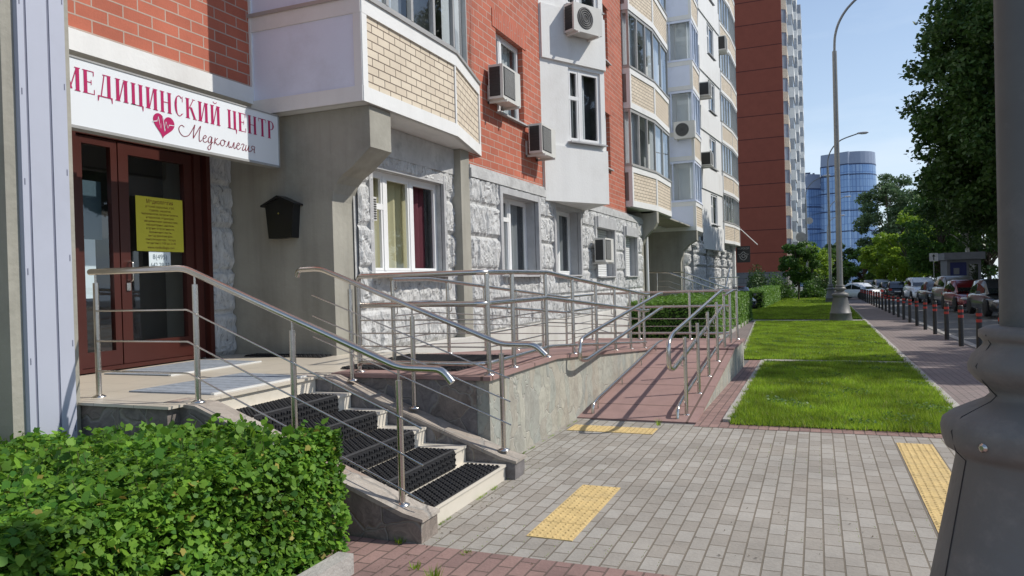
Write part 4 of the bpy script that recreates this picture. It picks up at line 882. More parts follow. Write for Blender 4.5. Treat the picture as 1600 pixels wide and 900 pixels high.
H3 = railing('K', (-4, 33, .2), 'far flat railing along the second entrance porch with one white slanting rail', 'railings of the second entrance')
tubes(H3, 'handrail', [[(-4.3, 33, 1.52), (-4.3, 46, 1.52)], [(-3.9, 34.5, .75), (-3.9, 37.4, 2.0)]], .03, .05, 8)
posts(H3, [(-4.3, y, .1, 1.5) for y in (33, 36, 39, 42, 45)])
for z in (.7, 1.1): tubes(H3, 'bar', [[(-4.3, 33, z), (-4.3, 46, z)]], .01, .02, 5)
PB = thing('porch', (-5, 28, -.2), 'low dark concrete porch of the second entrance', 'porch'); m_ = MB(); m_.box(-6.7, 23.2, -.8, -5.02, 30.15, .38); m_.box(-6.7, 24.5, -.8, -4.4, 29.0, .36); m_.build('slab', 'concrete', PB)
# ---------------------------------------------------------------- mats
def stud_mat(name, loc, rects, label, grp='black rubber mats on the steps'):
    """rects: list of (origin, du, dv, normal, nu, nv) patches of studs on thin slabs"""
    t = thing(name, loc, label, 'mat', grp)
    for o, du, dv, n in rects:
        o, du, dv, n = Vector(o), Vector(du), Vector(dv), Vector(n); lu, lv = du.length, dv.length; eu, ev = du/lu, dv/lv
        m_ = MB(); P = lambda a, b, c: tuple(o+eu*a+ev*b+n*c)
        m_.tbox(lambda u, v, w_: P(u, v, w_), 0, lu, 0, lv, 0, .006)
        p_ = .033; nu, nv = int(lu/p_), int(lv/p_)
        for i in range(nu):
            for j in range(nv):
                a, b = (i+.5)*lu/nu, (j+.5)*lv/nv
                if (i+j) % 2: ra, rb = .014, .006
                else: ra, rb = .006, .014
                q = [(a-ra, b-rb), (a+ra, b-rb), (a+ra, b+rb), (a-ra, b+rb)]
                m_.add([P(x, y, .006) for x, y in q]+[P(a+(x-a)*.75, b+(y-b)*.75, .019) for x, y in q], [(4,5,6,7),(0,1,5,4),(1,2,6,5),(2,3,7,6),(3,0,4,7)])
        m_.build('stud_sheet', 'rubber', t)
    return t
names = ['lowest step', 'second step', 'third step', 'fourth step', 'fifth step, just below the landing']
for i in range(5):
    x0, x1 = XS[i]-.05, (XS[i+1]+.045)
    sk_ = random.uniform(-.015, .015); y0, y1 = 4.27+(.03 if i == 0 else 0), 5.28+(.13 if i == 0 else 0)+sk_
    rects = [((x1, y0+sk_, ZS[i]+.001), (x0-x1+.04, 0, 0), (0, y1-y0, 0), (0, 0, 1))]
    if i: rects.append(((XS[i]+.004, y0+sk_, ZS[i-1]+.004), (0, y1-y0, 0), (0, 0, .130), (1, 0, 0)))
    t = stud_mat('rubber_mat', ((x0+x1)/2, 4.8, ZS[i]), rects, 'black studded rubber mat on the '+names[i])
    if i:
        m_ = MB(); m_.tube([(XS[i]-.012, y0+sk_, ZS[i]+.004), (XS[i]-.012, y1+sk_, ZS[i]+.004)], .015, 10); m_.build('nosing', 'rubber', t)
    if i: # side edge strip beyond the mat
        pass
stud_mat('rubber_mat', (-3.6, 6.5, .80), [((-4.28, 6.0, .806), (1.25, .02, 0), (.0, 1.3, 0), (0, 0, 1))], 'large black studded mat lying on the red ramp top behind the stair rail', 'black rubber mats')
stud_mat('rubber_mat', (-5.8, 7.0, .80), [((-6.3, 6.93, .803), (1.1, .0, 0), (.0, .22, 0), (0, 0, 1))], 'narrow black mat at the foot of the mailbox wall', 'black rubber mats')
def grey_mat(pts, label):
    c = (sum(p[0] for p in pts)/4, sum(p[1] for p in pts)/4, .80); t = thing('doormat', c, label, 'doormat', 'grey ribbed doormats on the landing')
    m_ = MB(); m_.prism(pts, .801, .812); m_.build('carpet', 'greymat', t)
    m_ = MB(); (x0, y0), (x1, y1), (x2, y2), (x3, y3) = pts
    m_.prism([(x1, y1), (x2, y2), (x2+.035, y2), (x1+.035, y1)], .801, .815); m_.build('edge_strip', 'matedge', t)
grey_mat([(-5.12, 4.33), (-4.30, 4.36), (-4.28, 5.45), (-5.05, 5.52)], 'grey ribbed doormat at the head of the stairs')
grey_mat([(-6.50, 5.22), (-5.68, 5.24), (-5.66, 6.45), (-6.48, 6.50)], 'grey ribbed doormat directly in front of the brown door')
# ---------------------------------------------------------------- sign board
SG = thing('sign_board', (-5.75, 5.6, 3.3), 'long white medical centre sign with crimson letters above the brown door', 'sign')
TS = frame((-5.78, 0), (0, 1), (1, 0)); ang = 0
m_ = MB(); m_.tbox(TS, 4.0, 7.02, 3.03, 3.60, -.10, 0); m_.build('box', 'signw', SG)
m_ = MB(); m_.tbox(TS, 4.0, 7.03, 3.005, 3.03, -.11, .008); m_.tbox(TS, 4.0, 7.03, 3.60, 3.615, -.11, .008); m_.tbox(TS, 7.02, 7.035, 3.005, 3.615, -.11, .008); m_.build('frame', 'acgrill', SG)
def glyph(ch):
    """serif capitals as polygons in a unit-high box; returns (polys, width)"""
    s, t, sf = .155, .04, .035; P = []
    def rect(x0, y0, x1, y1): P.append([(x0,y0),(x1,y0),(x1,y1),(x0,y1)])
    def stem(x, y0=0, y1=1, wd=s, top=True, bot=True):
        rect(x, y0+sf*bot, x+wd, y1-sf*top)
        if bot: rect(x-.05, y0, x+wd+.05, y0+sf)
        if top: rect(x-.05, y1-sf, x+wd+.05, y1)
    def slant(x0, y0, x1, y1, wd): P.append([(x0,y0),(x0+wd,y0),(x1+wd,y1),(x1,y1)])
    def ring(cx, cy, rx, ry, a0, a1, thick, thin, n=16):
        for i in range(n):
            q0, q1 = a0+(a1-a0)*i/n, a0+(a1-a0)*(i+1)/n; pts = []
            for q, o in ((q0,1),(q1,1),(q1,0),(q0,0)):
                wd = thin+(thick-thin)*abs(math.cos(q)); r1, r2 = rx-(0 if o else wd), ry-(0 if o else thin)
                pts.append((cx+r1*math.cos(q), cy+r2*math.sin(q)))
            P.append(pts)
    if ch == 'М': stem(.05, wd=.05); stem(.62, wd=s); slant(.34, .05, .06, .97, .13); slant(.34, .05, .64, .97, .045); return P, .85
    if ch == 'Е': stem(.06); rect(.19,.97,.52,1); rect(.49,.80,.52,.97); rect(.19,0,.55,.03); rect(.52,.03,.55,.22); rect(.19,.49,.40,.525); rect(.385,.40,.41,.62); return P, .62
    if ch == 'Д': slant(.14,.05,.30,1,.05); rect(.46,.05,.46+s,1); rect(.24,.965,.64,1); rect(0,.0,.70,.045); P.append([(0,-.2),(.03,-.2),(.07,.0),(0,.0)]); P.append([(.67,-.2),(.70,-.2),(.70,.0),(.63,.0)]); return P, .76
    if ch in 'ИЙ':
        stem(.06); stem(.46); slant(.18,.04,.42,.94,.05)
        if ch == 'Й': ring(.325, 1.20, .13, .10, math.pi, 2*math.pi, .04, .03, 8)
        return P, .72
    if ch == 'Ц': stem(.06); stem(.44); rect(0,0,.64,.03); P.append([(.61,-.2),(.64,-.2),(.66,0),(.58,0)]); return P, .70
    if ch == 'Н': stem(.06); stem(.46); rect(.19,.485,.46,.52); return P, .72
    if ch == 'С': ring(.32,.5,.27,.51,R(52),R(310),.13,.035,22); rect(.50,.72,.53,1.0); P.append([(.30,-.01),(.52,.12),(.54,.2),(.46,.1)]); return P, .62
    if ch == 'К': stem(.06); slant(.19,.48,.46,.96,.045); slant(.50,.04,.27,.58,.13); rect(.42,.97,.60,1); rect(.45,0,.70,.03); return P, .70
    if ch == 'Т': stem(.25, top=False); rect(.02,.965,.61,1); rect(.02,.80,.045,.965); rect(.585,.80,.61,.965); return P, .66
    if ch == 'Р': stem(.06); ring(.20,.74,.32,.26,-math.pi/2,math.pi/2,.12,.033,14); return P, .58
    return P, .30
def word(par, T, text, u0, v0, h, total, m, w_=.003, bow=None):
    gl = [glyph(c) for c in text]; W = sum(g_[1] for g_ in gl)+.07*(len(text)-1); kx_ = total/W; u = u0; m_ = MB()
    for P_, wd in gl:
        for i, p in enumerate(P_):
            pts = [T(u+x*kx_, v0+y*h, w_+.0004*(i % 5)) for x, y in p]
            n = (Vector(pts[1])-Vector(pts[0])).cross(Vector(pts[2])-Vector(pts[1]))
            if n.x < 0: pts = pts[::-1]
            m_.add(pts, [tuple(range(len(pts)))])
        u += (wd+.07)*kx_
    return m_.build('lettering', m, par)
word(SG, TS, 'МЕДИЦИНСКИЙ ЦЕНТР', 4.33, 3.325, .20, 2.63, 'crimson')
# heart with pulse line
ht = []
for i in range(40):
    a = 2*math.pi*i/40; ht.append((16*math.sin(a)**3/34, (13*math.cos(a)-5*math.cos(2*a)-2*math.cos(3*a)-math.cos(4*a))/34))
m_ = MB(); cu_, cv_, hs_ = 5.37, 3.20, .27
ca, sa = math.cos(-.12), math.sin(-.12)
pts = [TS(cu_+(x*ca-y*sa)*hs_, cv_+(x*sa+y*ca)*hs_, .004) for x, y in ht][::-1]
ctr = TS(cu_, cv_, .004); m_.add([ctr]+pts, [(0, i+1, (i+1) % 40+1) for i in range(40)]); m_.build('heart', 'crimson', SG)
def stroke(mb, T, pts, wd, w_):
    """flat ribbon on the board"""
    n = len(pts); L_, R_ = [], []
    for i in range(n):
        a, b = pts[max(0, i-1)], pts[min(n-1, i+1)]; dx, dy = b[0]-a[0], b[1]-a[1]; l = math.hypot(dx, dy) or 1; q = wd*(.6+.4*abs(dy/l))/2
        L_.append(T(pts[i][0]-dy/l*q, pts[i][1]+dx/l*q, w_)); R_.append(T(pts[i][0]+dy/l*q, pts[i][1]-dx/l*q, w_))
    mb.add(L_+R_, [(i, n+i, n+i+1, i+1) for i in range(n-1)])
def smoothp(P_, k=6):
    out = []; n = len(P_)
    for i in range(n-1):
        p0, p1, p2, p3 = P_[max(0,i-1)], P_[i], P_[i+1], P_[min(n-1,i+2)]
        for j in range(k):
            t = j/k; out.append(tuple(.5*((2*p1[q])+(-p0[q]+p2[q])*t+(2*p0[q]-5*p1[q]+4*p2[q]-p3[q])*t*t+(-p0[q]+3*p1[q]-3*p2[q]+p3[q])*t**3) for q in (0,1)))
    out.append(P_[-1]); return out
m_ = MB(); pl = [(-.5,.0),(-.30,.05),(-.24,.22),(-.14,-.18),(-.04,.26),(.04,-.28),(.10,.10),(.18,-.12),(.24,.0),(.5,.02)]
stroke(m_, TS, [(cu_+x*hs_, cv_+y*hs_+.01) for x, y in pl], .010, .006); m_.build('pulse_line', 'signw', SG)
SC_ = [[(-.9,1.5),(-1.3,1.7),(-1.6,1.2),(-1.4,.6),(-.9,.2),(-.3,.4),(.1,1.1),(.5,2.2)], [(.5,2.2),(.42,1.2),(.45,.2)], [(.45,.2),(.9,1.3),(1.3,2.2),(1.22,1.2),(1.3,.1),(1.5,0),(1.65,.25)],
 [(1.75,.45),(2.1,.6),(2.25,.85),(2.05,1.0),(1.82,.6),(1.9,.1),(2.2,0),(2.5,.3)],
 [(3.05,.9),(2.8,1.0),(2.58,.6),(2.66,.08),(2.9,.15),(3.08,.95),(3.05,0),(3.0,-.8),(2.75,-1.0),(2.62,-.6),(3.0,-.1),(3.3,.3)],
 [(3.55,1.0),(3.5,.0)], [(3.95,1.0),(3.58,.5),(3.85,.1),(4.1,.02),(4.35,.4)], [(4.75,.95),(4.45,.7),(4.45,.2),(4.75,0),(5.0,.35),(4.95,.8),(4.75,.95),(5.0,.85),(5.25,.75)],
 [(5.25,.05),(5.45,.15),(5.68,.95),(5.72,.15),(5.9,0),(6.05,.25)], [(6.05,.05),(6.25,.15),(6.48,.95),(6.52,.15),(6.7,0),(6.85,.35)],
 [(6.9,.45),(7.2,.6),(7.35,.85),(7.15,1.0),(6.95,.6),(7.02,.1),(7.3,0),(7.6,.4)], [(7.65,.75),(7.85,1.0),(8.1,.92),(8.0,.6),(7.9,.1),(8.1,0),(8.35,.35)],
 [(8.45,.95),(8.4,.2),(8.55,.0),(8.8,.5),(8.92,.95),(8.88,.15),(9.05,0),(9.2,.2)], [(9.85,.95),(9.5,1.0),(9.35,.75),(9.55,.5),(9.85,.52)], [(9.9,.95),(9.84,.1),(10.05,0)], [(9.6,.5),(9.25,0)]]
m_ = MB(); ux, vy = 5.69, 3.12; sc_ = .093
for i, st_ in enumerate(SC_): stroke(m_, TS, [(ux+(x+y*.12)*sc_, vy+y*.070) for x, y in smoothp(st_)], .0095, .003+.0003*(i % 3))
m_.build('script_lettering', 'plum', SG)
# ---------------------------------------------------------------- printed text helper (built-in font)
def text_mesh(s, h, width=None, align='CENTER', font=None):
    cu = bpy.data.curves.new('t', 'FONT'); cu.body = s; cu.size = h; cu.align_x = align; cu.space_line = 1.0
    o = bpy.data.objects.new('t', cu); C.objects.link(o); bpy.context.view_layer.update()
    me = bpy.data.meshes.new_from_object(o.evaluated_get(bpy.context.evaluated_depsgraph_get())); vs = [tuple(v.co) for v in me.vertices]; fs = [tuple(p.vertices) for p in me.polygons]
    bpy.data.objects.remove(o); bpy.data.curves.remove(cu); return vs, fs
def put_text(mb, T, s, u, v, h, maxw, w_):
    vs, fs = text_mesh(s, h)
    if not vs: return
    xs = [p[0] for p in vs]; k = min(1, maxw/(max(xs)-min(xs)+1e-6)); cx = (max(xs)+min(xs))/2
    P_ = [T(u+(x-cx)*k, v+y, w_) for x, y, z in vs]
    mb.add(P_, fs)
PO = thing('poster', (-6.68, 6.1, 2.3), 'yellow printed poster taped to the brown glass door', 'poster')
TP = frame((-6.676, 0), (0, 1), (1, 0))
m_ = MB(); m_.tbox(TP, 5.80, 6.43, 2.04, 2.63, 0, .003); m_.build('sheet', 'yellow', PO)
lines = ['детский, взрослый, УЗИ,', 'терапия, хирургия,', 'эндокринология, гастроэнтерология,', 'неврология, педиатрия,', 'функциональная диагностика,', 'лабораторные анализы,', 'ведение беременности,', 'больничные листы,', 'выезд врача на дом,', 'консультации профессора', 'ежедневно с 9.00 до 21.00']
m_ = MB()
for i, s_ in enumerate(lines): put_text(m_, TP, s_, 6.115, 2.515-i*.0395, .033, .50 if len(s_) > 24 else .40, .0045)
put_text(m_, TP, 'Медколлегия', 6.115, 2.56, .062, .36, .0045); put_text(m_, TP, 'www.medkollegia.com', 6.115, 2.07, .04, .40, .0045); m_.build('print', 'ink', PO)
PN = thing('paper_note', (-6.68, 6.1, 1.9), 'small pale sheet with a phone number below the yellow poster', 'notice')
m_ = MB(); m_.tbox(TP, 5.95, 6.24, 1.82, 2.035, 0, .002); m_.build('sheet', 'paper', PN)
m_ = MB(); put_text(m_, TP, '8(495)', 6.095, 1.955, .075, .2, .0035); put_text(m_, TP, '642 29 33', 6.095, 1.865, .075, .25, .0035); m_.build('print', 'inkblue', PN)
# ---------------------------------------------------------------- mailbox
MX = thing('mailbox', (-5.83, 7.2, 2.4), 'black house-shaped mailbox on the grey concrete wall', 'mailbox')
m_ = MB(); f0 = [(-6.00, 2.19), (-5.665, 2.19), (-5.63, 2.58), (-5.835, 2.66), (-6.04, 2.58)]
m_.ext(f0, lambda a, b, w_: (a, 7.195-w_, b), 0, .13); m_.build('box', 'blackbox', MX)
m_ = MB(); m_.ext([(-6.08, 2.565), (-5.835, 2.665), (-5.59, 2.565), (-5.59, 2.585), (-5.835, 2.69), (-6.08, 2.585)][::-1], lambda a, b, w_: (a, 7.197-w_, b), 0, .17); m_.build('roof', 'blackbox', MX)
m_ = MB(); m_.lathe([(.012, 0), (.012, .01), (.006, .012)], (-5.835, 7.05, 2.48), 10, axis='y'); m_.build('lock', 'steel', MX)
# ---------------------------------------------------------------- air conditioners
def ac(p, d, n, wd, dp, hg, label, front='louvre', par=None, gap=.10):
    """p = wall point at lower left corner seen from outside"""
    T = frame((p[0], p[1]), d, n); z = p[2]; t = thing('air_conditioner', p, label, 'air conditioner', 'air conditioner units on the facade')
    m_ = MB(); m_.tbox(T, 0, wd, z, z+hg, gap, gap+dp); m_.build('casing', 'acwhite', t)
    m_ = MB(); m_.tbox(T, -.004, -.001, z+.04, z+hg-.04, gap+.02, gap+dp-.05)
    for k in range(8): m_.tbox(T, -.012, -.004, z+.06+k*(hg-.12)/8, z+.068+k*(hg-.12)/8, gap+.02, gap+dp-.05)
    m_.build('side_fins', 'acdark', t)
    m_ = MB()
    if front == 'louvre':
        m_.tbox(T, .03, wd*.66, z+.05, z+hg-.04, gap+dp, gap+dp+.006)
        m2 = MB()
        for k in range(22): m2.tbox(T, .045, wd*.64, z+.06+k*(hg-.12)/22, z+.060+(k+.5)*(hg-.12)/22, gap+dp+.006, gap+dp+.016)
        m_.build('grille_back', 'acdark', t); m2.build('grille', 'acgrill', t)
    else:
        r_ = hg*.40; c_ = T(wd*.40, z+hg*.5, gap+dp)
        a0 = [T(wd*.40+r_*math.cos(q), z+hg*.5+r_*math.sin(q), gap+dp+.004) for q in np.linspace(0, 2*math.pi, 29)[:-1]]; m_.add(a0, [tuple(range(28))]); m_.build('fan_opening', 'acdark', t)
        m2 = MB()
        for rr in (.3, .5, .7, .9): m2.tube([T(wd*.40+r_*rr*math.cos(q), z+hg*.5+r_*rr*math.sin(q), gap+dp+.012) for q in np.linspace(0, 2*math.pi, 25)], .005, 5)
        m2.build('fan_guard', 'acgrill', t)
    b_ = MB()
    for u in (.08, wd-.14): b_.tbox(T, u, u+.04, z-.05, z-.012, 0, gap+dp+.03); b_.tbox(T, u, u+.04, z-.05, z+.25, 0, .03)
    b_.tbox(T, .05, wd-.05, z-.012, z-.0, gap, gap+dp); b_.build('bracket', 'acwhite', t)
    return t
ac((-5, 11.25, 4.62), (0,1), (1,0), .78, .26, .56, 'window-side air conditioner high on the red brick, beside the near cream balcony', gap=.06)
ac((-5, 12.95, 3.98), (0,1), (1,0), .78, .26, .54, 'air conditioner low on the red brick just left of the white bay', gap=.10)
dB = (.88, 1.6); nB = (1.6, -.88)
ac((-4.70, 14.5, 6.62), dB, nB, .80, .28, .56, 'air conditioner mounted on the white bay at the top edge of the picture', front='fan', gap=.08)
ac((-5, 17.05, 2.02), (0,1), (1,0), .78, .26, .56, 'air conditioner on the rough stone ground floor in front of the roller shutter', gap=.14)
ac((-5.12, 30.15, 7.08), (1,0), (0,-1), .82, .3, .66, 'air conditioner with round fan facing the street on the grey balcony side', front='fan', gap=.10)
ac((-5.0, 35.0, 6.7), (0,1), (1,0), .8, .5, .62, 'lower of the two stacked air conditioners beyond the grey balcony', gap=.15)
ac((-5.0, 35.0, 9.9), (0,1), (1,0), .8, .5, .62, 'upper of the two stacked air conditioners beyond the grey balcony', gap=.15)
ac((-4.9, 41.9, 13.9), (0,1), (1,0), 1.0, .45, .75, 'air conditioner between the far white bay and the far cream balcony', gap=.15)
# ---------------------------------------------------------------- black hanging sign
HS = thing('hanging_sign', (-4.4, 49.2, 2.9), 'black hanging sign with a white emblem at the far corner of the block', 'sign')
TH = lambda u, v, w_: (-4.70+u, 49.2-w_, v)
m_ = MB(); m_.tbox(TH, 0, .82, 2.42, 3.45, -.04, .04); m_.build('panel', 'blackbox', HS)
m_ = MB(); cx_, cy_ = .41, 2.85
stroke(m_, TH, smoothp([(cx_-.32, cy_+.08), (cx_-.15, cy_+.12), (cx_, cy_+.25), (cx_+.15, cy_+.12), (cx_+.32, cy_+.08)]), .05, .043)
stroke(m_, TH, smoothp([(cx_-.22, cy_+.02), (cx_-.17, cy_-.16), (cx_, cy_-.27), (cx_+.17, cy_-.16), (cx_+.22, cy_+.02)]), .05, .044)
stroke(m_, TH, smoothp([(cx_-.12, cy_-.02), (cx_, cy_-.12), (cx_+.12, cy_-.02), (cx_, cy_+.10), (cx_-.12, cy_-.02)]), .05, .045); m_.build('emblem', 'acgrill', HS)
m_ = MB(); put_text(m_, TH, 'МОРСКОЙ', cx_, 3.25, .17, .68, .043); m_.build('lettering', 'acgrill', HS)
m_ = MB(); m_.box(-4.72, 49.18, 3.42, -3.9, 49.22, 3.46); m_.build('bracket', 'blackbox', HS)
FP = thing('flag_pole', (-4.0, 50, 4.0), 'thin pale pole slanting out from the far balcony', 'pole'); m_ = MB(); m_.tube([(-4.5, 50, 4.6), (-3.4, 49, 3.5)], .03, 6); m_.build('rod', 'pvc', FP)
# ---------------------------------------------------------------- bollards
bp = MB(); bp.lathe([(.052, -.15), (.052, .90), (.047, .925), (.0, .93)], (0, 0, 0), 14)
b0 = thing('bollard', (0, 0, 0), 'x', 'bollard', 'black bollards along the edge of the pavement'); bp.build('pole', 'bollard', b0)
for z in (.80, .68): q = MB(); q.lathe([(.0545, z-.03), (.0545, z+.03)], (0, 0, 0), 14); q.build('red_band', 'bred', b0)
ordn = ['nearest', 'second', 'third', 'fourth', 'fifth', 'sixth', 'seventh', 'eighth', 'ninth', 'tenth', 'eleventh', 'twelfth', 'thirteenth', 'fourteenth', 'fifteenth', 'sixteenth', 'seventeenth', 'eighteenth', 'nineteenth', 'twentieth', 'twenty-first', 'twenty-second', 'twenty-third', 'twenty-fourth', 'twenty-fifth', 'farthest']
for i in range(26):
    k = i-1; y = 17.0+2.08*k+.012*k*k; x = 2.92+.0085*(y-17); lab = 'black bollard with two red bands, %s in the row, half hidden by the lamp pole' % ordn[i] if i == 0 else 'black bollard with two red bands, %s from the camera in the pavement row' % ordn[i]
    o = b0 if i == 0 else dup(b0); o.location = (x, y, zg(y)); o['label'] = lab; o.rotation_euler.z = i; o.rotation_euler.x = random.uniform(-.012, .012)
# ---------------------------------------------------------------- street lamps
def lamp(loc, label, arm=2.3, near=False, right=True):
    t = thing('street_lamp', loc, label, 'street lamp', 'street lamps'); s = 1 if right else -1
    m_ = MB(); m_.lathe([(.42, -.15), (.41, .06), (.375, .30), (.39, .315), (.39, .34), (.365, .355), (.252, .93), (.257, .95), (.285, .965), (.295, .995), (.299, 1.035), (.293, 1.06), (.262, 1.085), (.205, 1.115), (.163, 1.135), (.142, 1.155), (.150, 1.178), (.185, 1.205), (.208, 1.235), (.210, 1.26), (.196, 1.295), (.166, 1.325), (.158, 1.338), (.166, 1.35), (.174, 1.358), (.174, 1.382), (.15, 1.395), (.112, 1.398)], (0, 0, 0), 48 if near else 20)
    m_.v = [(x+loc[0], y+loc[1], z+loc[2]) for x, y, z in m_.v]; p_ = m_.build('pedestal', 'ped' if near else 'pedfar', t)
    if near:
        q = MB()
        for a in (3.5, 5.3): 
            pr = [(.458, .0), (.447, .28)]; q.tube([(loc[0]+math.cos(a)*r_, loc[1]+math.sin(a)*r_, loc[2]+z) for r_, z in [(.366, .36), (.2525, .93), (.286, .965), (.300, 1.035), (.263, 1.085), (.164, 1.135), (.143, 1.155), (.186, 1.205), (.211, 1.26), (.167, 1.325), (.159, 1.338), (.175, 1.37)]], .0022, 6)
        q.build('seam', 'pedseam', p_)
        for a in (3.95,):
            q = MB(); q.lathe([(.016, -.006), (.016, .006), (.008, .010)], (0, 0, 0), 8, axis='x')
            q.v = [(loc[0]+math.cos(a)*(.296)+x*0-y*0+math.cos(a)*x-math.sin(a)*y, loc[1]+math.sin(a)*.296+math.sin(a)*x+math.cos(a)*y, loc[2]+z+1.005) for x, y, z in q.v]; q.build('bolt', 'steel', p_)
    m_ = MB(); X, Y, Z = loc
    m_.tube([(X, Y, Z+1.38), (X, Y, Z+10.3)], [.110, .08], 20 if near else 10); m_.build('pole', 'polep' if near else 'galv', t)
    pts = [(X, Y, Z+10.3), (X+s*.04, Y, Z+10.9), (X+s*.22, Y, Z+11.45), (X+s*.58, Y, Z+11.95), (X+s*1.1, Y, Z+12.3), (X+s*arm, Y, Z+12.6)]
    m_ = MB(); sp = [tuple(v) for v in smooth3(pts)]; m_.tube(sp, .045, 8); m_.build('arm', 'galv', t)
    m_ = MB(); hx = X+s*arm; m_.lathe([(.05, -.05), (.13, .05), (.16, .3), (.15, .62), (.06, .75)], (0, 0, 0), 12, axis='x'); m_.v = [(hx+s*x, Y+y, Z+12.63+z*.55) for x, y, z in m_.v]; hd = m_.build('lamp_head', 'signwhite', t)
    m_ = MB(); m_.lathe([(.04, .12), (.12, .3), (.11, .58), (.03, .68)], (0, 0, 0), 10, axis='x'); m_.v = [(hx+s*x, Y+y, Z+12.58+z*.5) for x, y, z in m_.v]; m_.build('lamp_glass', 'lampglass', hd)
    return t
def smooth3(P_, k=5):
    P_ = [Vector(p) for p in P_]; out = []; n = len(P_)
    for i in range(n-1):
        p0, p1, p2, p3 = P_[max(0,i-1)], P_[i], P_[i+1], P_[min(n-1,i+2)]
        for j in range(k): t = j/k; out.append(.5*((2*p1)+(-p0+p2)*t+(2*p0-5*p1+4*p2-p3)*t*t+(-p0+3*p1-3*p2+p3)*t**3))
    out.append(P_[-1]); return out
lamp((.703, 3.085, 0), 'nearest street lamp: tall grey pole on a big turned cast pedestal at the right edge', near=True)
lamp((.80, 31.0, zg(31)), 'tall street lamp standing in the lawn on a grey pedestal, its arm leaving the picture')
lamp((.93, 61.5, zg(61.5)), 'street lamp behind the first lawn lamp, its head left of the glass tower top', arm=2.1)
lamp((-.93, 84, zg(84)), 'thin far street lamp rising beside the red tower corner', arm=1.7)
lamp((1.55, 106, zg(106)), 'far street lamp whose head shows in front of the blue glass tower', arm=2.0)
lamp((1.75, 135, zg(135)), 'farthest street lamp, a thin pole low against the glass tower', arm=2.0)
